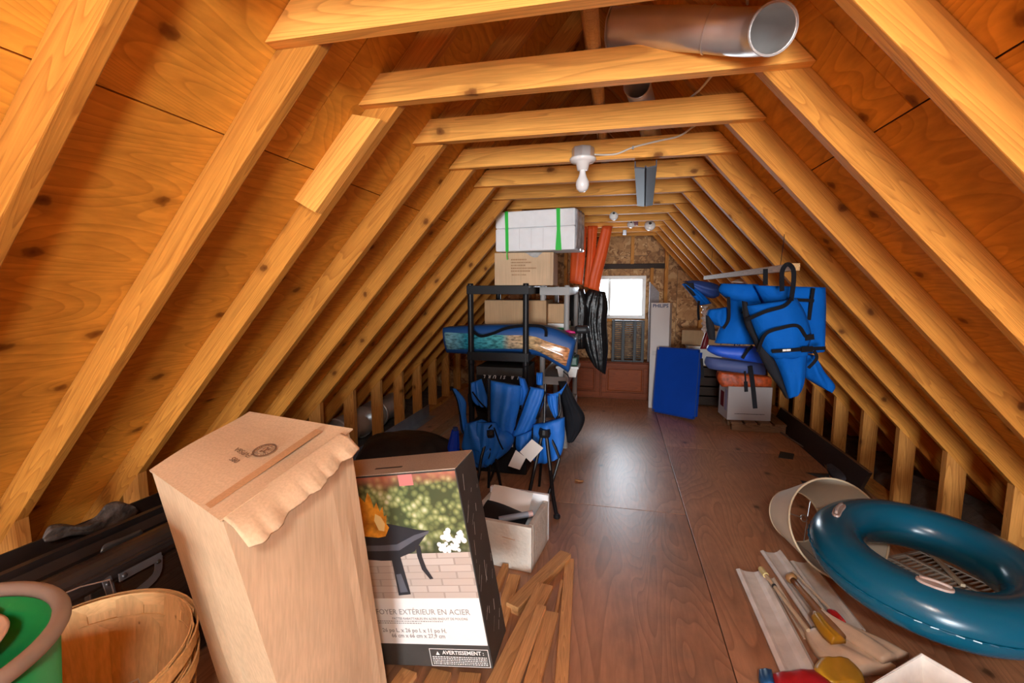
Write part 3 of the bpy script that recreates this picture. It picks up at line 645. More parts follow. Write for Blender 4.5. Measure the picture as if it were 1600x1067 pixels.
# dark gutters and pieces piled against the left knee wall
def gutter(name, lab, a, b, w, h, m):
    a, b = Vector(a), Vector(b); L = (b - a).length; M = frame(a, b - a, Vector((0, 0, 1)).cross(b - a))
    prof = [(-w / 2, h), (-w / 2, 0.012), (-w / 2 + 0.012, 0), (w / 2 - 0.02, 0), (w / 2, 0.03), (w / 2 - 0.015, h * 0.62), (w / 2 + 0.008, h), (w / 2 - 0.004, h + 0.004), (w / 2 - 0.026, h * 0.62), (w / 2 - 0.010, 0.034), (w / 2 - 0.026, 0.006), (-w / 2 + 0.014, 0.006), (-w / 2 + 0.006, 0.014), (-w / 2 + 0.006, h)]
    V = [(x, y, z) for x in (0, L) for y, z in [(-p[0], p[1]) for p in prof]]; n = len(prof)
    Fc = [(i, (i + 1) % n, n + (i + 1) % n, n + i) for i in range(n)] + [tuple(range(n - 1, -1, -1)), tuple(range(n, 2 * n))]
    o = obj(name, (V, Fc), m); o.matrix_world = M; return tag(o, lab, 'gutter')
gutter('gutter_section', 'dark brown metal gutter trough nearest the left knee wall', (-1.69, 0.30, 0.490), (-1.66, 2.05, 0.415), 0.13, 0.09, 'brownmetal')
g2a, g2b = Vector((-1.51, 0.42, 0.505)), Vector((-1.49, 1.9, 0.445))
t = thing('downspout_pipe', 'round dark brown downspout pipe lying in front of the gutter trough', 'pipe', g2a)
obj('pipe_body', tube([Vector((0, 0, 0)), (g2b - g2a)], 0.048, 20), 'brownmetal', t, smooth=False)
obj('seam', tube([Vector((0.046, 0, 0.012)), (g2b - g2a) + Vector((0.046, 0, 0.012))], 0.006, 8), 'brownmetal', t)
_p = lambda r, X: [tuple(atx(p[0], p[1], X) for p in q) for q in r]
vf = cloth(_p([((66, 840), (70, 846)), ((76, 822), (86, 844)), ((96, 818), (112, 836)), ((125, 820), (148, 834)), ((150, 806), (182, 824)), ((166, 788), (208, 808)), ((186, 783), (214, 800)), ((208, 792), (216, 798))], -1.66), None, 8, 4, 0.014, 0.006, 0.006, 2, 4, d=(0.6, -0.3, 0.6))
tag(obj('crumpled_flashing', vf, 'bark', smooth=True), 'crumpled weathered dark flashing lying on the gutter trough', 'flashing')
vf = cloth(_p([((156, 863), (160, 866)), ((164, 850), (172, 862)), ((192, 839), (200, 850)), ((220, 827), (226, 836))], -1.555), None, 6, 4, 0.006, 0.004, 0.003, 2, 4, d=(0.6, -0.3, 0.6))
tag(obj('metal_offcut', vf, mat('grey_tin', (0.10, 0.095, 0.095), 0.4, 0.5, vary=0.2), smooth=True), 'thin grey metal offcut between gutter trough and downspout', 'metal scrap')
t = thing('bed_rail_frame', 'dark stained wooden frame with steel brackets under the downspout', 'frame', (-1.47, 1.45, 0))
for y in (-0.25, 0.0, 0.25):
    o = obj('slat', box(0.245, 0.022, 0.36, bev=0.003), 'darkwood', t, (0.0, y, 0.19), (0, 0, PI / 2))
for z in (0.10, 0.395): obj('rail', box(0.86, 0.03, 0.07, bev=0.004), 'darkwood', t, (-0.005, 0.0, z), (0, 0, PI / 2))
o = obj('rear_board', box(0.78, 0.03, 0.33, bev=0.004), 'darkwood', t, (-0.20, 0.0, 0.18), (0, 0, PI / 2))
for q in ([(186, 903), (218, 886), (252, 868)], [(248, 870), (244, 898), (214, 926)], [(166, 904), (176, 934)]):
    P_ = [atx(x_, y_, -1.432) - Vector(t.location) for x_, y_ in q]; br_ = obj('bracket', ribbon(P_, 0.024, 0.004, (1, 0, 0.1)), 'steeldull', t)
    obj('bolt', xf(lathe([(0.0, 0.007), (0.006, 0.006), (0.009, 0.0)], 12), Matrix.Translation(P_[0].lerp(P_[1], 0.25)) @ Matrix.Rotation(PI / 2, 4, 'Y')), 'brownmetal', br_)
# bushel baskets
def basket(lab, c, tilt, handles):
    t = thing('bushel_basket', lab, 'basket', c, tilt, 'nested bushel baskets')
    R1, R0, H = 0.241, 0.175, 0.30; n = 22
    w0, w1 = 2 * PI * R0 / n * 0.99, 2 * PI * R1 / n * 0.985
    V = []; Fc = []
    for i in range(6):
        u = i / 5; r = R0 + (R1 - R0) * u ** 0.85 - 0.006; w = w0 + (w1 - w0) * u
        for (dy, dr) in ((-0.5, 0), (0.5, 0), (0.5, 0.004), (-0.5, 0.004)): V.append(Vector((-H + u * H, dy * w, -(r + dr - 0.001 * (1 if dy > 0 else -1)))))
    for i in range(5):
        for k in range(4): Fc.append((i * 4 + k, i * 4 + (k + 1) % 4, i * 4 + 4 + (k + 1) % 4, i * 4 + 4 + k))
    Fc += [(3, 2, 1, 0), (20, 21, 22, 23)]
    me = mesh_from('stave', (V, Fc)); recalc(me); me.materials.append(MT['bushel'])
    for k in range(n): a_ = 2 * PI * k / n; q_ = 0.0 if k % 2 else -0.004; obj('stave', me, 'bushel', t, (q_ * math.cos(a_), q_ * math.sin(a_), 0), (0, -PI / 2, a_))
    def hoop(r, z, h, th, nm): obj(nm, lathe([(r, z - h), (r + 0.003, z), (r + th, z), (r + th - 0.004, z - h), (r, z - h)], 44), 'bushel', t)
    hoop(R1 - 0.012, 0.004, 0.036, 0.006, 'inner_hoop'); hoop(R1 + 0.001, 0.004, 0.036, 0.007, 'outer_hoop'); hoop(0.222, -0.15, 0.03, 0.005, 'middle_hoop')
    obj('base_disc', lathe([(0.0, -H), (R0, -H), (R0, -H + 0.01), (0.0, -H + 0.01)], 30), 'bushel', t)
    for a in handles:
        M = Matrix.Rotation(a, 4, 'Z')
        pts = [(R1 + 0.010, -0.062, -0.04), (R1 + 0.012, -0.062, 0.01), (R1 + 0.002, -0.060, 0.048), (R1 + 0.0, 0, 0.056), (R1 + 0.002, 0.060, 0.048), (R1 + 0.012, 0.062, 0.01), (R1 + 0.010, 0.062, -0.04)]
        obj('wire_handle', xf(tube([Vector(p) for p in pts], 0.0022, 6), M), 'wire', t)
basket('upper wooden bushel basket of the nested pair, its empty inside showing, behind the green bin', (-1.231, 0.737, 0.45), (0.06, -0.02, 0.3), (2.15, 5.6))
basket('lower wooden bushel basket that holds the other, only its rim showing', (-1.226, 0.730, 0.395), (0.04, 0.0, 0.1), (5.75,))
# green bin with grey rim
t = thing('round_bin', 'green round plastic bin with thick grey rim at the lower left corner', 'bin', (-1.0, 0.384, 0))
R = 0.178
obj('bin_wall', lathe([(0.128, 0.004), (0.128, 0.02), (R, 0.785), (R - 0.006, 0.785), (R - 0.010, 0.752), (0.0, 0.742), (0.0, 0.72), (R - 0.028, 0.72), (0.118, 0.02), (0, 0.012), (0, 0.004), (0.128, 0.004)], 56), 'green', t, smooth=True)
obj('rim_roll', xf(tube([Vector(((R + 0.002) * math.cos(a * PI / 28), (R + 0.002) * math.sin(a * PI / 28), 0.79)) for a in range(56)], 0.0125, 12, closed=True), Matrix.Scale(1, 4)), 'rimgrey', t, smooth=True)
p = Vector((-0.992, 0.418, 0.768)); t = thing('clay_saucer', 'beige round saucer lying in the green bin', 'saucer', p, (0.10, 0.0, 0))
obj('saucer_dish', lathe([(0.0, -0.010), (0.07, -0.010), (0.088, 0.014), (0.083, 0.014), (0.068, -0.003), (0.0, -0.004)], 40), 'beige', t, smooth=True)
t = thing('red_scoop', 'red plastic scoop in the green bin behind the saucer', 'scoop', (-1.060, 0.508, 0.772), (0, -0.1, 0.3))
obj('scoop_bowl', xf(lathe([(0.0, -0.016), (0.016, -0.012), (0.022, 0.0), (0.020, 0.0), (0.0, -0.012)], 18), Matrix.Scale(1.5, 4, (1, 0, 0))), 'red', t, smooth=True)
obj('scoop_handle', tube([(-0.035, 0, 0), (-0.08, 0, 0.006), (-0.11, 0, 0.004)], 0.008, 8), 'red', t)
# ------------------------------------------------------------------ shelving units and what they carry
def wobj(name, vf, m, t, smooth=False): return obj(name, move(vf, -Vector(t.location)), m, t, smooth=smooth)
def shelf_unit(lab, x0, x1, y0, y1, levels, top, r, m):
    t = thing('shelving_unit', lab, 'shelf', ((x0 + x1) / 2, (y0 + y1) / 2, 0)); hx, hy = (x1 - x0) / 2, (y1 - y0) / 2
    segs = [0.0] + levels
    for sx in (-1, 1):
        for sy in (-1, 1):
            prof = [(0.0, 0.001), (r * 1.15, 0.001), (r * 1.15, 0.03), (r, 0.04)]
            for z in levels[:-1]: prof += [(r, z - 0.10), (r * 1.12, z - 0.09), (r * 1.12, z - 0.03), (r, z + 0.06)]
            prof += [(r, top - 0.01), (r * 0.9, top), (0.0, top)]
            obj('post', move(lathe(prof, 16), (sx * (hx - r), sy * (hy - r), 0)), m, t, smooth=False)
    for z in levels:
        sh = obj('shelf_panel', box(2 * hx, 2 * hy, 0.012, (0, 0, z - 0.006), 0.003), m, t)
        for (a, b, c, d) in ((-hx, hx, -hy - 0.002, -hy + 0.012), (-hx, hx, hy - 0.012, hy + 0.002)): obj('edge_lip', span(a, b, c, d, z - 0.062, z + 0.004, 0.003), m, sh)
        for (a, b, c, d) in ((-hx - 0.002, -hx + 0.012, -hy, hy), (hx - 0.012, hx + 0.002, -hy, hy)): obj('edge_lip', span(a, b, c, d, z - 0.062, z + 0.004, 0.003), m, sh)
    return t
shelf_unit('black plastic shelving unit with the beach bag and white cooler on it', -1.125, -0.645, 3.38, 4.28, [0.22, 0.50, 0.835, 1.345], 1.365, 0.023, 'black')
shelf_unit('grey plastic shelving unit behind the black one, beside the hanging bags', -0.615, -0.375, 3.72, 4.62, [0.25, 0.60, 0.95, 1.335], 1.352, 0.022, 'grey')
# carton and cooler on top
def carton(name, lab, c, dims, rotz, m, flap=True, cat='box'):
    t = thing(name, lab, cat, c, (0, 0, rotz)); w, d, h = dims
    obj('carton_body', box(w, d, h, (0, 0, h / 2), 0.004), m, t)
    if flap:
        obj('top_flap', box(w - 0.002, d * 0.495, 0.004, (0, -d * 0.25, h + 0.0025)), m, t); obj('top_flap', box(w - 0.002, d * 0.495, 0.004, (0, d * 0.25, h + 0.0025)), m, t)
    return t
t = carton('cardboard_box', 'small torn cardboard box with faded printing under the white cooler', (-0.690, 3.56, 1.35), (0.445, 0.31, 0.242), 0.02, 'card', False)
yf = -0.1556
for k, (s, sz) in enumerate((('', 0.9), ('', 1.2), ('', 0.8), ('', 1.5), ('', 1.1))):
    rd = random.Random(20 + k); vf = ([], []); x = -0.095
    while x < -0.095 + 0.125 * sz:
        w = rd.uniform(0.004, 0.010); vf = join(vf, ([(x, yf, 0.185 - k * 0.021), (x + w, yf, 0.185 - k * 0.021), (x + w, yf, 0.195 - k * 0.021), (x, yf, 0.195 - k * 0.021)], [(0, 1, 2, 3)])); x += w + 0.003
    obj('faded_print', vf, cardboard('faded_brown_ink', (0.36, 0.20, 0.10)) if k == 0 else bpy.data.materials['faded_brown_ink'], t)
lettering('MADE IN CHINA', 0.015, bpy.data.materials['faded_brown_ink'], t, frame((-0.035, yf, 0.078), (1, 0, 0), (0, 0, 1)), bold=0.0004)
obj('torn_hole', ([(0.03 + x, yf - 0.0004, 0.241 + z) for x, z in ((-.02, 0), (.11, 0), (.10, -.012), (.085, -.022), (.075, -.035), (.05, -.038), (.02, -.025), (0, -.01))], [tuple(range(8))]), mat('foil_grey', (0.33, 0.32, 0.31), 0.4, vary=0.3, scale=40), t)
obj('side_tape', box(0.02, 0.001, 0.24, (0.206, yf, 0.12)), mat('clear_tape_tan', (0.50, 0.34, 0.2), 0.15), t)
t = thing('foam_cooler', 'white foam cooler with two green straps on top of the shelf', 'cooler', (-0.575, 3.475, 1.598), (0, 0.0, -0.14))
w, d, h = 0.60, 0.30, 0.285
obj('cooler_body', box(w, d, h * 0.58, (0, 0, h * 0.29), 0.012), 'foam', t); obj('cooler_lid', box(w, d, h * 0.42, (0, 0, h * 0.79 + 0.001), 0.012), 'foam', t)
for x in (-0.11, -0.02, 0.07, 0.16): obj('panel_groove', box(0.0025, 0.001, h * 0.5, (x, -d / 2 - 0.0003, h * 0.3)), mat('foam_shadow_line', (0.66, 0.66, 0.67), 0.8), t)
vf = cloth([(Vector((w / 2 + 0.002, -d / 2 + 0.01, h - 0.004)), Vector((w / 2 + 0.002, d / 2, h - 0.004))), (Vector((w / 2 + 0.004, -d / 2 + 0.01, h * 0.5)), Vector((w / 2 + 0.004, d / 2, h * 0.5))), (Vector((w / 2 + 0.002, -d / 2 + 0.01, 0.004)), Vector((w / 2 + 0.002, d / 2, 0.004)))], None, 12, 5, 0.012, 0.001, 0.005, 3, 2, d=(1, 0, 0))
obj('end_wrap', vf, mat('clear_film', (0.42, 0.41, 0.43), 0.12, vary=0.35, scale=20), t, smooth=True)
for x, w0, w1 in ((-0.212, 0.026, 0.024), (0.178, 0.028, 0.045)):
    V = [(x - w0 / 2 + 0.03, d / 2 - 0.06, h + 0.002), (x + w0 / 2 + 0.03, d / 2 - 0.06, h + 0.002), (x - w0 / 2, -d / 2 - 0.002, h + 0.002), (x + w0 / 2, -d / 2 - 0.002, h + 0.002), (x - w0 / 2 + 0.006, -d / 2 - 0.005, h * 0.5), (x + w0 / 2 + 0.004, -d / 2 - 0.005, h * 0.5), (x - w1 / 2 + 0.006, -d / 2 - 0.003, 0.0), (x + w1 / 2 + 0.006, -d / 2 - 0.003, 0.0)]
    Fc = [(0, 1, 3, 2), (2, 3, 5, 4), (4, 5, 7, 6)]; V2 = [(a, b + 0.0015, c - 0.001) for a, b, c in V]
    obj('green_strap', (V + V2, Fc + [tuple(i + 8 for i in reversed(f)) for f in Fc]), 'greenstrap', t)
obj('strap_tail', ribbon([Vector((-0.205, -d / 2 - 0.004, 0)), Vector((-0.207, -d / 2 - 0.004, -0.03)), Vector((-0.202, -d / 2 - 0.006, -0.062))], 0.008, 0.001), 'greenstrap', t)
# boxes on the third shelf
carton('cardboard_box', 'larger plain brown cardboard box on the black shelf above the beach bag', (-0.82, 3.92, 0.955), (0.52, 0.42, 0.27), 0.0, 'card2')
carton('cardboard_box', 'low brown cardboard box beneath the plain box on the black shelf', (-0.83, 3.93, 0.837), (0.54, 0.44, 0.112), 0.0, 'card2', False)
t = carton('green_trim_box', 'low white and green carton on the grey shelf next to the boxes', (-0.50, 3.98, 0.953), (0.19, 0.36, 0.085), 0, 'white', False); obj('green_band', span(-0.0955, 0.0955, -0.1806, 0.1806, 0.02, 0.052), 'green', t)
carton('cardboard_box', 'brown cardboard box standing on the grey shelf below its top', (-0.51, 4.0, 1.040), (0.18, 0.36, 0.16), 0, 'card2', False)
# beach bag across the front of the shelf
t = thing('beach_bag', 'long blue beach tent bag with a printed teal and orange panel, lying on the shelf', 'bag', (-0.85, 3.42, 0.84))
Yb = 3.50
vf = cloth([((692, 512), (698, 551)), ((740, 509), (738, 553)), ((790, 508), (790, 551)), ((835, 509), (833, 554)), ((865, 514), (858, 563)), ((899, 531), (888, 582))], Yb, 10, 6, 0.055, 0.16, 0.004, 2, 3); bag = wobj('bag_body', vf, mat('bag_blue', (0.012, 0.085, 0.30), 0.5), t, True)
pm, nt, b = _new('bag_print'); b.inputs['Roughness'].default_value = 0.15
tc = _n(nt, 'ShaderNodeTexCoord'); sp = _n(nt, 'ShaderNodeSeparateXYZ'); nt.links.new(tc.outputs['Object'], sp.inputs[0])
mr = _n(nt, 'ShaderNodeMapRange'); mr.inputs[1].default_value = -0.45; mr.inputs[2].default_value = 0.50; nt.links.new(sp.outputs[0], mr.inputs[0])
base = _ramp(nt, mr.outputs[0], [(0.0, (0.22, 0.50, 0.62)), (0.15, (0.03, 0.30, 0.42)), (0.46, (0.10, 0.42, 0.45)), (0.52, (0.55, 0.42, 0.28)), (0.72, (0.60, 0.40, 0.20)), (1.0, (0.66, 0.28, 0.12))])
v = _coord(nt, (1, 1, 2.5), rnd=False); nz = _n(nt, 'ShaderNodeTexNoise', Scale=26.0, Detail=5.0); nt.links.new(v, nz.inputs['Vector'])
sh = _ramp(nt, nz.outputs['Fac'], [(0.35, (0.35, 0.35, 0.38)), (0.5, (1, 1, 1)), (0.66, (1.5, 1.5, 1.5))]); nt.links.new(_mix(nt, base, sh, 0.9, 'MULTIPLY'), b.inputs['Base Color'])
vf = cloth([((695, 516), (700, 548)), ((740, 517), (739, 548)), ((790, 518), (790, 547)), ((832, 519), (832, 549)), ((858, 527), (855, 558)), ((893, 538), (884, 575))], Yb - 0.008, 10, 6, 0.057, 0.003, 0.004, 2, 3)
pp = wobj('printed_panel', vf, pm, t, True); pp['label'] = 'glossy printed panel, teal on the left, orange on the right'
vf = ribbon([at(735, 512, 3.42), at(742, 520, 3.41), at(752, 525, 3.405), at(770, 521, 3.405), at(790, 513, 3.41), at(815, 509, 3.42), at(840, 509, 3.42), at(852, 514, 3.41), at(853, 526, 3.41)], 0.022, 0.004); wobj('carry_strap', vf, 'webbing', t)
wobj('zip_cord', tube([at(880, 580, 3.43), at(887, 586, 3.42), at(889, 590, 3.42)], 0.004, 6), 'webbing', t)
# black box with white lettering
t = carton('black_box', 'black box with white slanted lettering behind the camp chairs', (-0.88, 3.66, 0.503), (0.41, 0.36, 0.205), 0.0, 'charcoal', False)
obj('printed_face', box(0.40, 0.001, 0.135, (0, -0.1806, 0.07)), 'black', t)
for s, x in (('L', -0.135), ('R', -0.092), ('U', -0.050), ('I', 0.002), ('S', 0.030), ('&', 0.095), ('N', 0.150)): lettering(s, 0.036, 'whiteink', t, frame((x, -0.1815, 0.128), (-1, 0, 0), (0, 0, -1)), 'lettering', 0.3, 0.0008)
# clutter on the grey shelf
t = thing('lidded_tub', 'white tub with dark green lid sticking out of the grey shelf', 'tub', (-0.385, 3.82, 0.603))
vf = hexa([(-0.07, -0.08, 0), (0.07, -0.08, 0), (0.07, 0.08, 0), (-0.07, 0.08, 0), (-0.085, -0.095, 0.085), (0.085, -0.095, 0.085), (0.085, 0.095, 0.085), (-0.085, 0.095, 0.085)]); obj('tub_body', vf, 'white', t)
obj('tub_rim', box(0.185, 0.205, 0.022, (0, 0, 0.080), 0.005), 'white', t); obj('tub_lid', box(0.165, 0.185, 0.075, (0, 0, 0.131), 0.012), 'darkgreen', t); obj('lid_grip', box(0.05, 0.17, 0.012, (0.03, 0, 0.174), 0.004), 'darkgreen', t)
t = thing('tub_stack', 'grey stacked storage tub below the green lidded tub', 'tub', (-0.405, 3.80, 0.415)); obj('tub_body', hexa([(-0.06, -0.07, 0.0), (0.06, -0.07, 0), (0.06, 0.07, 0), (-0.06, 0.07, 0), (-0.08, -0.09, 0.165), (0.08, -0.09, 0.165), (0.08, 0.09, 0.165), (-0.08, 0.09, 0.165)]), 'grey', t); obj('tub_rim', box(0.172, 0.192, 0.018, (0, 0, 0.168), 0.004), 'grey', t)
bpy.data.objects['tub_stack'].location.z = 0.254
t = thing('pink_brush', 'bright pink brush with dark bristles on the grey shelf', 'brush', (-0.43, 3.75, 0.972)); obj('brush_handle', tube([(-0.02, 0, 0), (0.04, -0.02, 0.006), (0.11, -0.05, 0.004)], [0.016, 0.018, 0.007], 10), 'pink', t, smooth=True); obj('brush_head', box(0.11, 0.09, 0.06, (0.16, -0.05, 0.03), 0.02), 'black', t); 
t = thing('dark_bin', 'black tapered plastic bin on the lower black shelf behind the chairs', 'bin', (-0.9, 3.6, 0.222)); obj('bin_body', hexa([(-0.15, -0.15, 0), (0.15, -0.15, 0), (0.15, 0.15, 0), (-0.15, 0.15, 0), (-0.18, -0.18, 0.18), (0.18, -0.18, 0.18), (0.18, 0.18, 0.18), (-0.18, 0.18, 0.18)]), 'black', t); obj('bin_rim', box(0.38, 0.38, 0.02, (0, 0, 0.185), 0.004), 'black', t)
t = thing('black_case', 'black hard case with small white sticker under the camp chairs', 'case', (-0.80, 3.20, 0.0)); obj('case_body', box(0.40, 0.20, 0.34, (0, 0, 0.171), 0.012), 'black', t); obj('case_lid', box(0.41, 0.21, 0.03, (0, 0, 0.357), 0.008), 'black', t); obj('sticker', box(0.035, 0.001, 0.032, (0.085, -0.1007, 0.22)), 'paper', t)
# folded camp chairs
def camp_chair(lab, panels, legs, hub, extras, base):
    t = thing('camp_chair', lab, 'camp chair', base, group='folded blue camp chairs')
    for rows, Y, bul, fold, m, sd in panels: wobj('fabric_panel', cloth(rows, Y, 12, 6, bul, 0.010, fold * 1.5, 2, sd), m, t, True)
    for pts, r in legs: 
        lg = wobj('leg', tube([at(*p) for p in pts], r, 10), 'blackmetal', t); 
        p = at(*pts[-1])
        obj('foot_cap', move(lathe([(0.0, 0.001), (r * 1.7, 0.001), (r * 1.7, 0.016), (r * 1.1, 0.024), (0.0, 0.024)], 12), p - Vector(t.location) - Vector((0, 0, 0.004))), 'black', lg)
    h = at(*hub); wobj('hub', move(lathe([(0.0, -0.025), (0.034, -0.025), (0.04, -0.005), (0.034, 0.025), (0.0, 0.025)], 14), h), 'black', t)
    for pts in extras: wobj('piping', tube(smoothpath([at(*p) for p in pts], 5), 0.005, 6), 'webbing', t)
    return t
Yc = 2.92
camp_chair('folded blue camp chair on the left, in front of the black shelf', [
  ([((765, 594), (815, 603)), ((765, 630), (812, 632)), ((767, 655), (806, 660)), ((778, 680), (803, 688)), ((790, 698), (800, 696))], Yc, 0.05, 0.010, 'blue', 1),
  ([((735, 598), (752, 592)), ((738, 622), (760, 618)), ((745, 632), (764, 636))], Yc + 0.06, 0.05, 0.012, 'blue', 2),
  ([((705, 607), (711, 607)), ((715, 625), (727, 627)), ((718, 650), (728, 652)), ((722, 675), (735, 674)), ((742, 688), (748, 680))], Yc - 0.02, 0.03, 0.004, 'blue', 3),
  ([((727, 662), (752, 655)), ((724, 680), (770, 664)), ((722, 702), (800, 680)), ((735, 706), (796, 703)), ((742, 728), (762, 729))], Yc - 0.05, 0.06, 0.014, 'blue', 4),
  ([((745, 660), (775, 660)), ((742, 690), (784, 695)), ((743, 725), (768, 727))], Yc - 0.09, 0.035, 0.012, 'blue', 5),
 ], [([(764, 672, Yc - .1), (752, 715, Yc - .16), (744, 770, Yc - .2)], 0.010), ([(766, 672, Yc - .1), (765, 720, Yc - .1), (763, 775, Yc - .06)], 0.010), ([(768, 672, Yc - .1), (775, 720, Yc - .08), (786, 778, Yc - .02)], 0.010), ([(763, 668, Yc), (778, 720, Yc), (760, 765, Yc + .04)], 0.009),
     ([(764, 592, Yc - .06), (764, 640, Yc - .06), (764, 676, Yc - .08)], 0.011)], (766, 676, Yc - .10),
 [[(706, 607, Yc - .04), (714, 625, Yc - .05), (719, 650, Yc - .05), (724, 676, Yc - .05), (744, 688, Yc - .05), (768, 664, Yc - .13)], [(738, 612, Yc), (750, 628, Yc - .01), (764, 642, Yc - .02)], [(772, 668, Yc - .13), (780, 690, Yc - .13), (786, 702, Yc - .12)]], (-0.95, 2.92, 0))
camp_chair('folded blue camp chair on the right, with white tags, in front of the shelf', [
  ([((828, 604), (852, 608)), ((820, 620), (851, 624)), ((812, 650), (840, 652)), ((802, 672), (828, 680)), ((800, 678), (818, 685))], Yc - 0.02, 0.045, 0.006, 'blue', 6),
  ([((810, 588), (820, 592)), ((812, 610), (826, 612)), ((806, 630), (822, 634))], Yc + 0.05, 0.04, 0.008, 'blue', 7),
  ([((838, 582), (848, 582)), ((838, 600), (848, 602))], Yc + 0.06, 0.03, 0.004, 'blue', 8),
  ([((855, 618), (872, 612)), ((856, 630), (872, 640)), ((866, 652), (872, 654))], Yc + 0.02, 0.035, 0.006, 'blue', 9),
  ([((806, 682), (832, 672)), ((806, 700), (828, 694)), ((812, 706), (820, 704))], Yc - 0.08, 0.03, 0.004, 'blue', 10),
  ([((832, 664), (882, 652)), ((828, 690), (882, 684)), ((832, 716), (877, 710)), ((838, 724), (868, 718))], Yc - 0.06, 0.06, 0.014, 'blue', 11),
  ([((872, 620), (888, 594)), ((854, 615), (876, 618))], Yc + 0.0, 0.01, 0.002, 'blue', 12),
 ], [([(848, 674, Yc - .12), (838, 720, Yc - .18), (826, 775, Yc - .24), (830, 800, Yc - .28)], 0.011), ([(853, 674, Yc - .12), (860, 735, Yc - .2), (864, 775, Yc - .3), (870, 808, Yc - .38)], 0.012), ([(856, 674, Yc - .1), (868, 700, Yc - .1), (874, 716, Yc - .1), (858, 770, Yc - .16), (855, 785, Yc - .18)], 0.009), ([(850, 672, Yc), (846, 720, Yc), (842, 765, Yc + .03)], 0.009),
     ([(852, 600, Yc - .02), (851, 640, Yc - .05), (850, 676, Yc - .08)], 0.009), ([(874, 614, Yc), (876, 640, Yc), (872, 655, Yc - .02)], 0.008)], (851, 676, Yc - .12),
 [[(828, 606, Yc - .06), (816, 640, Yc - .07), (804, 672, Yc - .06)], [(852, 612, Yc - .05), (846, 632, Yc - .05), (838, 655, Yc - .05)], [(832, 668, Yc - .12), (830, 695, Yc - .13), (818, 706, Yc - .12)]], (-0.45, 2.78, 0))
for p, lab in (([(831, 686), (849, 700), (829, 722), (812, 706)], 'upper white paper tag hanging on the right camp chair'), ([(806, 703), (822, 715), (812, 734), (794, 728)], 'lower white paper tag hanging beside the right camp chair')):
    vf = hexa([at(*q, Yc - 0.205) for q in p] + [at(*q, Yc - 0.208) for q in p]); tag(obj('paper_tag', vf, 'paper'), lab, 'tag', 'chair tags')
p0 = at(711, 688, 2.95); t = thing('blue_bottle', 'bright blue plastic bottle left of the camp chairs', 'bottle', at(708, 704, 2.95), (0, 0.12, 0))
obj('bottle_body', lathe([(0, 0), (0.045, 0.0), (0.042, 0.05), (0.03, 0.12), (0.026, 0.15), (0.0, 0.15)], 10), 'bottleblue', t); obj('bottle_cap', lathe([(0, 0.15), (0.018, 0.15), (0.018, 0.17), (0, 0.17)], 14), 'navy', t)
bottle_stand = t
# black net bag on the corner of the grey shelf
vf = cloth([((872, 596), (884, 596)), ((876, 620), (900, 628)), ((880, 650), (913, 650)), ((884, 675), (910, 668)), ((886, 690), (896, 690))], 3.25, 9, 5, 0.05, 0.02, 0.014, 3, 6)
tag(obj('net_bag', vf, 'lining', smooth=True), 'black net bag hanging from the grey shelf corner', 'bag')
# black garbage bag and orange cloth hung from the ties
t = thing('garbage_bag', 'long black garbage bag hanging in front of the window', 'bag', at(928, 590, 4.72))
vf = cloth([((920, 452), (946, 456)), ((908, 472), (950, 478)), ((906, 505), (948, 506)), ((914, 545), (950, 545)), ((928, 572), (946, 585))], 4.72, 14, 6, 0.07, 0.05, 0.016, 5, 8); wobj('bag_film', vf, 'bag', t, True)
wobj('tied_neck', tube([at(930, 446, 4.7), at(933, 454, 4.7), at(932, 462, 4.7)], [0.035, 0.03, 0.05], 12), 'bag', t)
vf = cloth([((893, 448), (912, 452)), ((888, 480), (920, 486)), ((888, 510), (918, 512)), ((890, 545), (915, 545))], 4.68, 12, 5, 0.06, 0.05, 0.014, 5, 9); tag(obj('garbage_bag', vf, 'bag', smooth=True), 'shorter black plastic bag hanging behind the grey shelf', 'bag')
t = thing('orange_curtain', 'bright orange cloth strips hanging from a tie above the black bag', 'cloth', at(925, 448, 4.60))
for i, (rows, dy) in enumerate((([((893, 352), (917, 354)), ((892, 400), (914, 402)), ((890, 442), (910, 445))], 0.0), ([((918, 353), (934, 353)), ((917, 400), (930, 400)), ((912, 448), (928, 450))], -0.02), ([((941, 353), (957, 353)), ((930, 395), (949, 395)), ((921, 430), (940, 432)), ((919, 450), (936, 455))], -0.05))):
    wobj('cloth_strip', cloth(rows, 4.60 + dy, 8, 5, 0.03, 0.012, 0.008, 2, 12 + i), 'orange', t, True)
# ------------------------------------------------------------------ left middle ground
t = thing('dark_hood', 'dark rounded cover humped behind the fire pit carton', 'cover', (-1.43, 2.95, 0))
V, Fc = [], []; n, mrow = 28, 10
for i in range(mrow + 1):
    a = i / mrow * PI / 2
    for k in range(n):
        b = 2 * PI * k / n; s = (1 + 0.05 * math.sin(5 * b) + 0.03 * math.sin(9 * b + 1)) * (math.cos(a) ** 0.6 if i < mrow else 0.02)
        V.append(Vector((0.42 * s * math.cos(b), 0.30 * s * math.sin(b), 0.001 + 0.29 * math.sin(a) + (0.01 * math.sin(7 * b) * math.cos(a)))))
for i in range(mrow):
    for k in range(n): Fc.append((i * n + k, i * n + (k + 1) % n, (i + 1) * n + (k + 1) % n, (i + 1) * n + k))
Fc.append(tuple(range(mrow * n, mrow * n + n)))
obj('cover_shell', (V, Fc), mat('black_brown_cover', (0.020, 0.016, 0.014), 0.5, vary=0.4, bump=0.5, bscale=14), t, smooth=True); obj('seam_welt', tube([(0.42 * math.cos(a * PI / 14) * 1.02, 0.30 * math.sin(a * PI / 14) * 1.02, 0.02) for a in range(28)], 0.006, 6, closed=True), 'black', t)
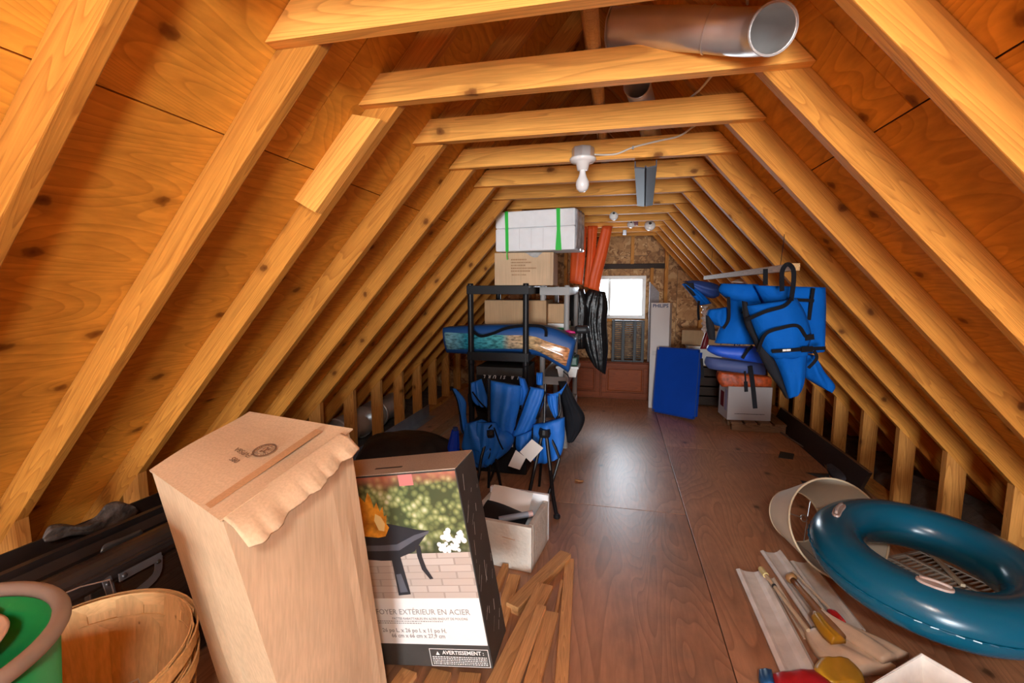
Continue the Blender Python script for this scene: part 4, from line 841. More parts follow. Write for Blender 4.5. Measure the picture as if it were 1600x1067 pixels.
pl = [((-1.60, 3.35), (-1.55, 4.5), 0.12, 'wide grey plank lying along the left knee wall'), ((-1.42, 3.45), (-1.30, 4.7), 0.05, 'slim grey plank lying on the floor behind the dark cover'), ((-1.22, 3.7), (-1.16, 4.9), 0.05, 'slim pale plank lying beside the black shelf')]
for a, b, w, lab in pl: tag(board('loose_plank', (*a, 0.010), (*b, 0.010), w, 0.018, 'plank'), lab, 'plank')
t = thing('metal_edging', 'dull metal angle strip along the left knee wall', 'metal strip', (-1.86, 3.4, 0))
obj('angle_strip', span(-0.035, -0.031, -1.0, 1.0, 0.0, 0.12), 'steeldull', t); obj('angle_strip', span(-0.035, 0.04, -1.0, 1.0, 0.0, 0.004), 'steeldull', t)
t = thing('metal_duct', 'shiny round metal duct with elbows behind the left knee wall', 'duct', (-2.21, 3.5, 0))
pts = smoothpath([(0.0, -0.6, 0.13), (0.0, -0.25, 0.14), (0.04, 0.0, 0.17), (0.0, 0.3, 0.15), (-0.02, 0.8, 0.13)], 8)
obj('duct_body', tube(pts, [0.105 + 0.022 * abs(math.sin(i * 0.45)) for i in range(len(pts))], 22), 'steel', t, smooth=True)
for y, r in ((-0.28, 0.135), (0.06, 0.138), (0.36, 0.132)): obj('collar_band', xf(lathe([(r - 0.012, -0.012), (r, -0.012), (r, 0.012), (r - 0.012, 0.012)], 24), Matrix.Translation((0.01, y, 0.15)) @ Matrix.Rotation(PI / 2, 4, 'X')), 'steel', t, smooth=True)
# ------------------------------------------------------------------ far end
t = thing('base_cabinet', 'reddish wooden cabinet with two panelled doors under the window', 'cabinet', (-0.17, 5.72, 0))
cw, chh = 1.12, 0.45
obj('cabinet_carcass', span(-cw / 2, cw / 2, -0.11, 0.13, 0.0, chh, 0.003), 'cabinet', t)
for i in range(2):
    x0 = -cw / 2 + 0.01 + i * cw / 2; x1 = x0 + cw / 2 - 0.02; z0, z1 = 0.03, chh - 0.01
    d = obj('cabinet_door', span(x0, x1, -0.128, -0.1105, z0, z1, 0.003), 'cabinet', t)
    fwid = 0.055
    for a, b, c_, e in ((x0, x1, z1 - fwid, z1), (x0, x1, z0, z0 + fwid), (x0, x0 + fwid, z0 + fwid, z1 - fwid), (x1 - fwid, x1, z0 + fwid, z1 - fwid)): obj('door_rail', span(a, b, -0.150, -0.1282, c_, e, 0.004), 'cabinet', d)
    obj('raised_panel', span(x0 + 0.072, x1 - 0.072, -0.146, -0.1282, z0 + 0.072, z1 - 0.072, 0.012), 'cabinet', d)
# grilles standing on the cabinet
t = thing('black_rack', 'black slatted plastic rack standing on the cabinet below the window', 'rack', (0.13, 5.63, chh + 0.001))
for x in (-0.165, -0.05, 0.085, 0.175): obj('upright', span(x - 0.018, x + 0.018, -0.012, 0.012, 0, 0.50, 0.003), 'black', t)
for z in (0.012, 0.488): obj('cross_rail', span(-0.18, 0.19, -0.010, 0.010, z - 0.012, z + 0.012, 0.003), 'black', t)
sl = mesh_from('slat', box(0.36, 0.010, 0.010)); recalc(sl); sl.materials.append(MT['charcoal'])
for k in range(18): obj('slat', sl, 'charcoal', t, (0.005, 0.0, 0.045 + k * 0.0245))
t = thing('flower_pot', 'pale pink basket of artificial cream flowers on the cabinet', 'flower basket', (-0.19, 5.63, chh + 0.001))
obj('basket_cup', lathe([(0, 0), (0.055, 0.0), (0.085, 0.20), (0.080, 0.20), (0.05, 0.008), (0, 0.008)], 20), 'palepink', t, smooth=True); obj('pink_band', lathe([(0.060, 0.01), (0.0615, 0.01), (0.073, 0.10), (0.0715, 0.10)], 20), 'pink', t)
rd = random.Random(4)
for k in range(9):
    a, r = rd.uniform(0, 6.28), rd.uniform(0, 0.08); c = Vector((r * math.cos(a), r * math.sin(a), 0.22 + rd.uniform(-0.01, 0.05)))
    V, Fc = [], []
    for j in range(6):
        b = j * PI / 3; V += [c, c + Vector((0.028 * math.cos(b), 0.028 * math.sin(b), 0.012)), c + Vector((0.04 * math.cos(b + 0.5), 0.04 * math.sin(b + 0.5), 0.004)), c + Vector((0.028 * math.cos(b + 1), 0.028 * math.sin(b + 1), 0.012))]; Fc.append((j * 4, j * 4 + 1, j * 4 + 2, j * 4 + 3))
    obj('blossom' if k % 3 else 'leaf_sprig', (V, Fc), 'petal' if k % 3 else 'leaf', t, fix=False)
# long white carton with PHILIPS lettering
t = thing('lamp_carton', 'tall narrow white carton lettered PHILIPS leaning by the window', 'box', (0.480, 5.295, 0.585), (-0.031, -0.013, -0.3))
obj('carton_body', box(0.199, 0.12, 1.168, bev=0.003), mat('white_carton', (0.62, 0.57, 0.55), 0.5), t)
lettering('PHILIPS', 0.052, 'navyink', t, frame((0.0, -0.0606, 0.55), (1, 0, 0), (0, 0, 1)), bold=0.0012)
for k in range(3): obj('printed_line', box(0.15, 0.0006, 0.004, (0.0, -0.0603, 0.05 - k * 0.018)), 'greyink', t)
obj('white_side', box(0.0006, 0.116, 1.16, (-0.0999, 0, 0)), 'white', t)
# blue panel
t = thing('blue_board', 'flat royal blue folding panel with rounded corners leaning at the far end', 'panel', (0.62, 4.978, 0.361), (-0.136, -0.045, -0.694))
b_ = bmesh.new(); bmesh.ops.create_cube(b_, size=1.0)
for v in b_.verts: v.co = Vector((v.co.x * 0.512, v.co.y * 0.03, v.co.z * 0.702))
bmesh.ops.bevel(b_, geom=[e for e in b_.edges if abs((e.verts[0].co - e.verts[1].co).y) > 0.02], offset=0.03, segments=4, affect='EDGES'); me = bpy.data.meshes.new('board'); b_.to_mesh(me); b_.free()
obj('board_slab', me, 'royal', t)
V = [(x, y, z) for x, z in ((-0.246, -0.341), (0.246, -0.341), (0.246, 0.341), (-0.246, 0.341)) for y in (-0.017,)]; obj('edge_binding', tube([Vector(v) for v in V], 0.005, 6, closed=True), 'navy', t)
carton('cardboard_box', 'small open cardboard box propped on the pile at the far right', (0.95, 5.55, 0.70), (0.40, 0.30, 0.16), -0.25, 'card3', True)
t = thing('storage_crate', 'dark wooden crate under the open cardboard box', 'crate', (0.98, 5.60, 0))
for k in range(4): obj('slat', span(-0.22, 0.22, -0.162, -0.15, 0.02 + k * 0.11, 0.115 + k * 0.11, 0.003), 'darkwood', t); obj('slat', span(-0.22, 0.22, 0.15, 0.162, 0.02 + k * 0.11, 0.115 + k * 0.11, 0.003), 'darkwood', t)
for sx in (-1, 1): obj('end_panel', span(sx * 0.21 - 0.01, sx * 0.21 + 0.01, -0.15, 0.15, 0.0, 0.46, 0.003), 'darkwood', t)
obj('crate_lid', span(-0.225, 0.225, -0.165, 0.165, 0.461, 0.476, 0.003), 'plank', t)
t = thing('white_bin', 'white rectangular bin on the dark crate below the cardboard box', 'bin', (0.97, 5.50, 0.477)); obj('bin_body', hexa([(-0.15, -0.10, 0), (0.15, -0.10, 0), (0.15, 0.12, 0), (-0.15, 0.12, 0), (-0.18, -0.12, 0.20), (0.18, -0.12, 0.20), (0.18, 0.15, 0.20), (-0.18, 0.15, 0.20)]), mat('grey_white', (0.55, 0.53, 0.52), 0.4), t); obj('bin_rim', span(-0.19, 0.19, -0.13, 0.16, 0.195, 0.215, 0.004), 'white', t)
t = thing('foam_offcut', 'grey slanted foam board standing between the window and the white carton', 'foam board', (0.42, 5.72, 0.0))
obj('foam_slab', prism([(-0.05, 0.0), (0.06, 0.0), (0.06, 1.28), (-0.05, 1.40)], -0.02, 0.02), mat('grey_foam', (0.30, 0.28, 0.29), 0.9, vary=0.1, scale=60), t); obj('cut_face', prism([(-0.05, 1.4002), (0.06, 1.2802), (0.06, 1.2812), (-0.05, 1.4012)], -0.02, 0.02), 'grey', t)
# ------------------------------------------------------------------ right middle ground
# pallet and white carton on it
t = thing('wooden_pallet', 'small rough wooden pallet under the white carton', 'pallet', (1.31, 4.76, 0))
for y in (-0.17, 0.0, 0.17): obj('runner', box(0.46, 0.05, 0.062, (0, y, 0.032), 0.003), 'plank', t)
for x in (-0.19, -0.065, 0.06, 0.185): obj('deck_board', box(0.40, 0.10, 0.018, bev=0.002), 'plank', t, (x, 0, 0.0735), (0, 0, PI / 2))
t = carton('white_carton', 'white carton with maroon side print on the wooden pallet', (1.229, 4.777, 0.084), (0.391, 0.276, 0.323), 0.091, mat('white_board', (0.52, 0.47, 0.46), 0.55), False)
obj('side_print', box(0.0008, 0.10, 0.15, (-0.196, 0.03, 0.17)), 'maroon', t); obj('side_print', box(0.0008, 0.06, 0.20, (-0.196, -0.08, 0.18)), mat('lilac_print', (0.34, 0.33, 0.50), 0.6), t)
vf = ([], [])
rd = random.Random(31); x = -0.13
while x < 0.13:
    w = rd.uniform(0.006, 0.016); vf = join(vf, box(w, 0.0008, 0.006, (x + w / 2, -0.1385, 0.062))); x += w + 0.003
obj('printed_line', vf, 'ink', t)
vf = cloth([((1124, 582), (1205, 590)), ((1122, 592), (1206, 596)), ((1128, 604), (1205, 604))], 4.66, 12, 4, 0.03, 0.10, 0.012, 4, 3)
tag(obj('printed_bag', vf, 'flower', smooth=True), 'crumpled red and orange printed bag on top of the white carton', 'bag')
# rail with life jackets
ra, rb = at(1103, 434, 3.80), at(1243, 417, 2.08)
t = thing('hanging_rail', 'rough wooden rail the life jackets hang from', 'rail', ra); o = board('rail_pole', ra, rb, 0.034, 0.030, 'polewood'); o.parent = t; o.matrix_parent_inverse = Matrix.Translation(-ra)
for u in (0.08, 0.90): p = ra.lerp(rb, u); wobj('hanger_strap', tube([p, Vector((p.x + 0.01, p.y, ZR - SL * (p.x + 0.01 - XC) + 0.01))], 0.0012, 6), 'lining', t)
SJ = 0.656     # one factor sets how far away the whole row of jackets hangs
def jacket(lab, base, panels, straps, dark=(), text=None):
    t = thing('life_jacket', lab, 'life jacket', base, group='blue life jackets on the rail')
    for rows, Y, bul, m, sd in panels: wobj('foam_panel', cloth(rows, Y * SJ, 9, 6, bul * 0.75, 0.03, 0.007, 2, sd), m, t, True)
    for rows, Y, bul, m, sd in dark: wobj('dark_lining', cloth(rows, Y * SJ, 6, 6, bul * SJ, 0.012, 0.002, 2, sd), m, t, True)
    for pts, w in straps: wobj('webbing_strap', ribbon([at(p[0], p[1], p[2] * SJ) for p in pts], w * SJ, 0.004), 'webbing', t)
    if text:
        vf = ([], []); x = 0.0; rr = random.Random(2)
        while x < 11.5: q = rr.uniform(0.9, 1.7); vf = join(vf, hexa([at(text[0] - 6 + x + i * q, text[1] + j * 1.6 - x * 0.06, text[2] * SJ - d) for d in (0, 0.0006) for i, j in ((0, 1), (1, 1), (1, -1), (0, -1))])); x += q + 0.45
        wobj('maker_name', vf, 'whiteink', t)
    return t
Yj = 3.20
jacket('front bright blue life jacket with black straps hanging furthest forward on the rail', at(1230, 620, (Yj) * SJ), [
  ([((1166, 478), (1245, 466)), ((1174, 500), (1258, 488)), ((1186, 530), (1268, 522)), ((1196, 550), (1264, 540)), ((1214, 562), (1263, 555))], Yj, 0.07, 'bluejacket', 1),
  ([((1208, 556), (1262, 552)), ((1218, 578), (1260, 574)), ((1226, 600), (1257, 596)), ((1232, 622), (1250, 612))], Yj + 0.01, 0.06, 'bluejacket', 2)],
 [([(1166, 500, Yj - .03), (1195, 487, Yj - .085), (1225, 478, Yj - .08), (1237, 466, Yj - .04)], 0.022), ([(1184, 550, Yj - .03), (1196, 522, Yj - .09), (1222, 512, Yj - .1), (1246, 509, Yj - .09), (1258, 524, Yj - .06), (1262, 528, Yj - .05)], 0.020), ([(1206, 549, Yj - .07), (1235, 547, Yj - .09), (1262, 545, Yj - .06), (1290, 544, Yj - .02)], 0.022),
  ([(1236, 470, Yj - .03), (1240, 440, Yj - .02), (1239, 420, Yj - .03), (1230, 413, Yj - .05), (1222, 425, Yj - .03), (1222, 455, Yj)], 0.026), ([(1258, 528, Yj - .055), (1272, 526, Yj - .05)], 0.034), ([(1252, 546, Yj - .085), (1270, 545, Yj - .06)], 0.034), ([(1263, 575, Yj + .02), (1276, 560, Yj + .01), (1272, 548, Yj)], 0.018)],
 [([((1160, 470), (1168, 472)), ((1164, 505), (1175, 505)), ((1176, 530), (1190, 540)), ((1186, 552), (1210, 562)), ((1200, 580), (1222, 590)), ((1218, 605), (1230, 615)), ((1228, 622), (1233, 624))], Yj + 0.015, 0.03, 'lining', 3)], (1229, 547.4, Yj - 0.102))
jacket('blue life jacket behind the front one, its right half showing', at(1270, 550, (Yj + .2) * SJ), [
  ([((1180, 446), (1290, 449)), ((1200, 480), (1291, 480)), ((1230, 520), (1290, 520)), ((1245, 552), (1289, 549))], Yj + 0.17, 0.07, 'bluejacket', 4), ([((1250, 552), (1275, 556)), ((1255, 575), (1288, 580)), ((1260, 590), (1305, 602)), ((1285, 606), (1300, 614))], Yj + 0.14, 0.05, 'bluejacket', 5)],
 [([(1240, 468, Yj + .08), (1255, 469, Yj + .085), (1272, 470, Yj + .09)], 0.02), ([(1271, 450, Yj + .10), (1268, 470, Yj + .09), (1264, 500, Yj + .09)], 0.02), ([(1196, 420, Yj + .15), (1196, 445, Yj + .15)], 0.028)])
jacket('blue life jacket with round arm hole left of the front one', at(1140, 540, (Yj + .3) * SJ), [
  ([((1128, 443), (1185, 444)), ((1124, 455), (1190, 460)), ((1142, 470), (1192, 476))], Yj + 0.30, 0.06, 'bluejacket', 6), ([((1142, 466), (1192, 472)), ((1140, 490), (1192, 495)), ((1126, 512), (1192, 518)), ((1118, 536), (1190, 538))], Yj + 0.29, 0.06, 'bluejacket', 7),
  ([((1108, 484), (1136, 480)), ((1106, 495), (1138, 500)), ((1118, 508), (1134, 512))], Yj + 0.26, 0.05, 'bluejacket', 8)],
 [([(1138, 464, Yj + .22), (1139, 480, Yj + .2), (1138, 500, Yj + .2), (1130, 513, Yj + .22)], 0.02), ([(1160, 486, Yj + .2), (1170, 492, Yj + .19)], 0.03)],
 [([((1103, 492), (1108, 494)), ((1104, 510), (1116, 508)), ((1108, 530), (1118, 532))], Yj + 0.25, 0.02, 'lining', 9)])
jacket('dark blue life jacket at the far end of the rail, seen from its side', at(1100, 478, (4.25) * SJ), [
  ([((1066, 440), (1076, 440)), ((1085, 438), (1090, 456)), ((1110, 441), (1112, 466)), ((1122, 445), (1124, 462))], 4.25, 0.06, 'navy', 10), ([((1066, 444), (1072, 442)), ((1082, 462), (1094, 456)), ((1094, 477), (1112, 474))], 4.20, 0.04, 'bluejacket', 11)],
 [([(1092, 470, 4.15), (1091, 485, 4.15), (1092, 500, 4.15)], 0.02)], [([((1068, 442), (1084, 442)), ((1074, 452), (1086, 456)), ((1082, 462), (1088, 462))], 4.17, 0.02, 'lining', 12)])
jacket('royal blue life jacket folded below the others', at(1150, 565, (3.75) * SJ), [
  ([((1108, 540), (1190, 542)), ((1106, 548), (1196, 556)), ((1120, 556), (1194, 568))], 3.72, 0.07, mat('jacket_royal', (0.006, 0.07, 0.48), 0.55, bump=0.3, bscale=15), 13)], [([(1160, 560, 3.6), (1168, 548, 3.6), (1176, 540, 3.62)], 0.02)])
jacket('dull navy life jacket lowest on the rail, above the white carton', at(1150, 585, (3.9) * SJ), [
  ([((1104, 558), (1190, 566)), ((1102, 568), (1196, 574)), ((1108, 576), (1196, 586))], 3.85, 0.06, mat('jacket_navy', (0.035, 0.055, 0.16), 0.7, bump=0.3, bscale=15), 14)], [([(1172, 572, 3.76), (1176, 600, 3.76), (1180, 638, 3.76)], 0.032), ([(1164, 580, 3.77), (1165, 596, 3.77)], 0.012), ([(1165, 596, 3.77), (1166, 612, 3.77)], 0.026), ([(1096, 560, 3.9), (1098, 590, 3.9)], 0.022)])
# golf clubs and small things behind the jackets
def club(lab, g, s, Y, head):
    a, b = at(*g, Y), at(*s, Y); t = thing('golf_club', lab, 'golf club', b, group='golf clubs behind the jackets')
    wobj('shaft', tube([a, b], 0.006, 8), 'chrome', t)
    if head == 'grip': wobj('head', tube([a, a + Vector((-0.025, 0, 0.055)), a + Vector((-0.05, 0, 0.10))], [0.014, 0.022, 0.018], 10), 'porcelain', t, True)
    else: wobj('head', hexa([a + Vector(v) for v in ((-0.02, -0.01, -0.01), (0.10, -0.01, -0.045), (0.10, 0.015, -0.045), (-0.02, 0.015, -0.01), (-0.02, -0.006, 0.015), (0.09, -0.006, 0.012), (0.09, 0.012, 0.012), (-0.02, 0.012, 0.015))]), 'chrome', t)
club('golf club with white head standing left of the other clubs', (1148, 412), (1148, 560), 3.95, 'grip'); club('steel golf club with angled iron head', (1163, 415), (1150, 560), 3.92, 'iron'); club('steel golf club with the highest iron head', (1158, 409), (1155, 560), 4.05, 'iron')
vf = hexa([at(1143, 441, 3.62), at(1195, 444, 3.62), at(1193, 438, 3.75), at(1150, 437, 3.75), at(1143, 440, 3.62), at(1195, 441, 3.62), at(1190, 434, 3.75), at(1160, 434, 3.75)]); tag(obj('paper_packet', vf, 'paper'), 'white paper packet tucked behind the top of the jackets', 'paper')
t = thing('ribbed_hose', 'white ribbed hose end hanging left of the jackets', 'hose', at(1101, 520, 3.8)); pts = [at(1101, 478 + k * 2.2, 3.8) for k in range(20)]
wobj('hose_body', tube(pts, [0.024 if k % 4 < 2 else 0.012 for k in range(20)], 12), 'porcelain', t)
vf = cloth([((1106, 508), (1112, 508)), ((1100, 525), (1108, 528)), ((1094, 545), (1106, 545))], 3.82, 6, 4, 0.02, 0.01, 0.004, 1, 2); tag(obj('red_cloth', vf, 'maroon', smooth=True), 'dark red cloth scrap hanging left of the jackets', 'cloth')
# boards and strips on the floor along the right knee wall
bt0, bt1 = at(1209, 634, 4.93), at(1353, 733, 3.27)
V = [Vector((1.54, 3.27, 0.0)), Vector((1.56, 3.27, 0)), Vector((1.56, 4.93, 0)), Vector((1.54, 4.93, 0)), Vector((1.60, 3.27, 0.155)), Vector((1.62, 3.27, 0.155)), Vector((1.62, 4.93, 0.155)), Vector((1.60, 4.93, 0.155))]
t = thing('dark_plank', 'dark plank standing on edge along the right knee wall', 'plank', (1.58, 4.1, 0)); wobj('plank_face', hexa(V), 'darkwood', t); wobj('top_edge', hexa([v + Vector((0, 0, 0.156 if i < 4 else 0.004)) + (Vector((0.06, 0, 0)) if i < 4 else Vector((0, 0, 0))) for i, v in enumerate(V)]), 'plank', t)
o = tube(smoothpath([atz(1200, 662, .008), atz(1230, 682, .012), atz(1275, 712, .010), atz(1303, 745, .008)], 6), 0.007, 6); tag(obj('bent_strip', o, mat('brown_strip', (0.16, 0.11, 0.08), 0.5)), 'thin bent strip curving across the floor from the pallet', 'strip')
tag(board('metal_lath', atz(1248, 660, 0.012), atz(1296, 735, 0.012), 0.022, 0.012, 'plank'), 'straight brown lath lying between bent strip and dark plank', 'lath')
tag(board('metal_lath', atz(1310, 722, 0.014), atz(1372, 795, 0.014), 0.030, 0.018, 'plank'), 'short grooved lath lying behind the lampshade', 'lath')
vf = hexa([atz(1216, 715, 0), atz(1239, 718, 0), atz(1241, 710, 0), atz(1219, 706, 0)] + [atz(1216, 715, 0) + Vector((0, 0, .006)), atz(1239, 718, 0) + Vector((0, 0, .006)), atz(1241, 710, 0) + Vector((0, 0, .006)), atz(1219, 706, 0) + Vector((0, 0, .006))]); tag(obj('floor_tile', vf, 'charcoal'), 'small dark square tile lying flat on the open floor', 'tile')
for i, (p, q, lab) in enumerate((((1258, 738), (1292, 748), 'dark pointed wedge on the floor behind the lampshade'), ((1250, 750), (1268, 762), 'smaller dark wedge nearest the lampshade'))):
    a, b = atz(*p, 0), atz(*q, 0); n = (b - a).cross(Vector((0, 0, 1))).normalized() * 0.035; h = Vector((0, 0, 0.03))
    tag(obj('dark_wedge', ([a, b + n, b - n, b + n + h, b - n + h], [(0, 2, 1), (0, 1, 3), (0, 4, 2), (0, 3, 4), (1, 2, 4, 3)]), 'charcoal'), lab, 'wedge')
vf = cloth([(atz(1288, 715, .02), atz(1325, 712, .02)), (atz(1295, 735, .03), atz(1345, 735, .03)), (atz(1310, 752, .02), atz(1355, 752, .02))], None, 8, 4, 0.035, 0.02, 0.012, 2, 3, d=(0, 0, 1)); tag(obj('dark_rag', vf, mat('grey_rag', (0.06, 0.065, 0.085), 0.8, vary=0.3), smooth=True), 'bunched grey rag between lath and dark plank', 'rag')
# ------------------------------------------------------------------ right foreground
# swim ring
N = Vector((0.029, -0.09, 1)).normalized(); rc = Vector((1.185, 1.974, 0.274)); Rm, rm = 0.289, 0.095
t = thing('swim_ring', 'large teal inflatable swim ring with pale handles in the right foreground', 'swim ring', rc)
ax = Vector((0, 1, 0)).cross(N).normalized(); ay = N.cross(ax)
V, Fc = [], []; n1, n2 = 72, 28
for i in range(n1):
    a = 2 * PI * i / n1; wr = 1 + 0.006 * math.sin(18 * a)
    for j in range(n2):
        b = 2 * PI * j / n2; pin = 1.0 - 0.03 * math.exp(-((math.sin(b)) ** 2) * 40) * (1 if math.cos(b) > 0 else 0) * (1 + 0.5 * math.sin(60 * a))
        r = rm * pin; V.append((ax * math.cos(a) + ay * math.sin(a)) * (Rm + r * math.cos(b) * wr) + N * r * math.sin(b) * 0.97)
for i in range(n1):
    for j in range(n2): Fc.append((i * n2 + j, ((i + 1) % n1) * n2 + j, ((i + 1) % n1) * n2 + (j + 1) % n2, i * n2 + (j + 1) % n2))
obj('ring_tube', (V, Fc), 'teal', t, smooth=True)
obj('weld_seam', tube([(ax * math.cos(a * PI / 60) + ay * math.sin(a * PI / 60)) * (Rm + rm * 0.985 + 0.003 * (a % 2)) for a in range(120)], 0.0035, 6, closed=True), 'teal', t)
def handle(a, b0, l):
    rad = ax * math.cos(a) + ay * math.sin(a); tan = -ax * math.sin(a) + ay * math.cos(a); up = rad * math.cos(b0) + N * math.sin(b0); c = rad * Rm + up * (rm + 0.0)
    side = tan.cross(up); P = []
    for k in range(20):
        q = 2 * PI * k / 20; s = Vector((math.cos(q), math.sin(q))); u_ = l * (abs(s.x) ** 0.5) * (1 if s.x > 0 else -1); w_ = 0.0165 * (abs(s.y) ** 0.8) * (1 if s.y > 0 else -1)
        P.append((u_, w_))
    V = [c + tan * u - rad * (u * u / (2 * Rm)) + side * w - up * (w * w / (2 * rm) + 0.002) for u, w in P] + [c + tan * u * 0.96 - rad * (u * u / (2 * Rm)) + side * w * 0.9 - up * (w * w / (2 * rm) - 0.005) for u, w in P]
    h = obj('handle_patch', (V, [(k, (k + 1) % 20, 20 + (k + 1) % 20, 20 + k) for k in range(20)] + [tuple(range(20, 40))]), 'handle', t)
    g = [c + tan * u - rad * (u * u / (2 * Rm)) + up * (0.007 + 0.008 * (1 - (u / l) ** 2)) for u in [l * (-0.8 + 0.2 * k) for k in range(9)]]
    obj('grip_strap', tube(g, 0.0055, 8), 'handle', h, smooth=True)
handle(math.radians(243), math.radians(88), 0.050); handle(math.radians(146), math.radians(84), 0.066)
# lampshade lying on its side
b0, b1 = Vector((0.932, 2.556, 0.150)), Vector((1.045, 2.350, 0.205)); axis = (b1 - b0).normalized()
t = thing('lampshade', 'cream fabric lampshade lying on its side behind the swim ring', 'lampshade', b1)
q = Vector((0.184, -0.854, 0.482)).normalized(); a1 = q.cross(Vector((0, 0, 1))).normalized(); a2 = a1.cross(q).normalized()
V, Fc = [], []; n = 56; r0, r1 = 0.128, 0.228; ns = 8
def sp(u, k, dr): a = 2 * PI * k / n; r = r0 + (r1 - r0) * u + dr; return b0.lerp(b1, u) - b1 + (a1 * math.cos(a) + a2 * math.sin(a)) * r
for lay, dr, nm, mm in ((0, 0.0, 'shade_cloth', 'shade'), (1, -0.004, 'shade_lining', 'shadelining')):
    V = [sp(i / ns, k, dr) for i in range(ns + 1) for k in range(n)]
    Fc = [(i * n + k, i * n + (k + 1) % n, (i + 1) * n + (k + 1) % n, (i + 1) * n + k) for i in range(ns) for k in range(n)]
    obj(nm, (V, Fc), mm, t, smooth=True, fix=False)
for u in (0.0, 1.0): obj('rim_binding', tube([sp(u, k, -0.002) for k in range(n)], 0.005, 8, closed=True), 'trim', t, smooth=True)
cc = b0 - b1 + axis * 0.055
obj('hub_ring', tube([cc + (a1 * math.cos(k * PI / 6) + a2 * math.sin(k * PI / 6)) * 0.016 for k in range(12)], 0.003, 6, closed=True), 'wire', t)
for k in (3, 22, 41): obj('spider_arm', tube([sp(0.02, k, -0.006), cc + axis * 0.01 + (sp(0.02, k, -0.006) - (b0 - b1)).normalized() * 0.016], 0.0022, 6), 'wire', t)
for k in (6, 25, 44): obj('wire_rib', tube([sp(i / 6, k, -0.006) for i in range(7)], 0.0016, 5), 'wire', t)
# white vinyl strips
def vinyl(lab, p0, p1, w, z=0.0, prof=0.02, m='vinyl'):
    a, b = atz(*p0, z), atz(*p1, z); x = (b - a).normalized(); y = Vector((0, 0, 1)).cross(x); V = []; Fc = []; k = 9
    for e in (0, 1):
        for side in (0, 1):
            for j in range(k):
                u = j / (k - 1); h = prof * (math.exp(-((u - 0.12) / 0.12) ** 2) + 0.55 * math.exp(-((u - 0.9) / 0.12) ** 2) + 0.15) + 0.003
                V.append((b if e else a) + y * (w * (0.5 - u)) + Vector((0, 0, h if side == 0 else max(0.001, h - 0.006))))
    for j in range(k - 1):
        for side in (0, 1): o_ = side * k; Fc.append((o_ + j, o_ + j + 1, 2 * k + o_ + j + 1, 2 * k + o_ + j))
        for e in (0, 1): o_ = e * 2 * k; Fc.append((o_ + j, o_ + j + 1, o_ + k + j + 1, o_ + k + j))
    for j in (0, k - 1): Fc.append((j, k + j, 3 * k + j, 2 * k + j))
    return tag(obj('vinyl_strip', (V, Fc), m, smooth=False), lab, 'strip', 'white vinyl strips')
vinyl('leftmost wide white vinyl strip lying on the floor', (1172, 895), (1252, 1062), 0.125)
vinyl('white vinyl strip lying beneath the wooden handle', (1205, 865), (1290, 985), 0.105, 0.0)
vinyl('white vinyl strip half hidden below the swim ring', (1252, 880), (1330, 985), 0.10, 0.0, 0.012)
vinyl('thin stained strip lying between the two wide white strips', (1205, 905), (1262, 1000), 0.03, 0.0, 0.008, 'cream')
a, b = atz(1190, 890, 0.055), atz(1263, 985, 0.055); t = thing('fishing_rod', 'pale jointed rod lying across the white strips', 'rod', a)
obj('rod_blank', tube([Vector((0, 0, 0)), (b - a)], 0.008, 10), mat('pale_rod', (0.62, 0.47, 0.30), 0.5), t); obj('rod_cap', tube([(b - a) * -0.02, (b - a) * 0.11], 0.0125, 12), mat('yellow_cap', (0.70, 0.58, 0.25), 0.5), t); obj('rod_ferrule', tube([(b - a) * 0.3, (b - a) * 0.33], 0.0095, 10), 'ink', t)
a, b = atz(1238, 905, 0.060), atz(1285, 962, 0.060); d = b - a; t = thing('wooden_bat', 'small wooden bat handle with round knob on the white strip', 'bat', a)
obj('bat_shaft', tube([d * 0.02, d * 0.3, d * 1.0, d * 1.5], [0.013, 0.012, 0.017, 0.02], 14), mat('bat_wood', (0.34, 0.17, 0.075), 0.45, vary=0.15), t, smooth=True); obj('bat_knob', tube([d * -0.10, d * -0.08, d * -0.02, d * 0.03], [0.010, 0.022, 0.024, 0.013], 14), mat('bat_knob', (0.40, 0.21, 0.08), 0.45), t, smooth=True)
a, b = atz(1240, 893, 0.045), atz(1330, 985, 0.045); tag(obj('bamboo_cane', tube([a, b], 0.006, 8), 'cream'), 'thin cane lying between the bat and the swim ring', 'cane')
# coloured vinyl beach toy, deflated
t = thing('vinyl_toy', 'deflated vinyl beach toy in red, yellow, blue and cream, on the white strips', 'beach toy', atz(1290, 1030, 0))
def flat(nm, rows, m, bul, fold, z=0.02, th=0.02, sd=1): wobj(nm, cloth([tuple(atz(p[0], p[1], z) for p in r) for r in rows], None, 9, 5, bul, th - 0.002, fold, 2, sd, d=(0, 0, 1)), m, t, True)
flat('red_panel', [((1208, 1052), (1272, 1046)), ((1212, 1066), (1296, 1062)), ((1222, 1085), (1310, 1085))], 'red', 0.010, 0.004, 0.045, 0.03)
flat('yellow_panel', [((1282, 1028), (1325, 1028)), ((1272, 1046), (1345, 1048)), ((1298, 1066), (1352, 1068))], 'yellow', 0.010, 0.004, 0.045, 0.03, 2)
flat('blue_panel', [((1186, 1046), (1206, 1046)), ((1186, 1058), (1208, 1056)), ((1192, 1070), (1210, 1068))], mat('toy_blue', (0.015, 0.09, 0.24), 0.4), 0.010, 0.002, 0.03, 0.02, 3)
flat('cream_panel', [((1258, 985), (1290, 985)), ((1268, 1005), (1330, 1005)), ((1290, 1028), (1385, 1030)), ((1330, 1048), (1400, 1040))], 'cream', 0.02, 0.008, 0.03, 0.03, 4)
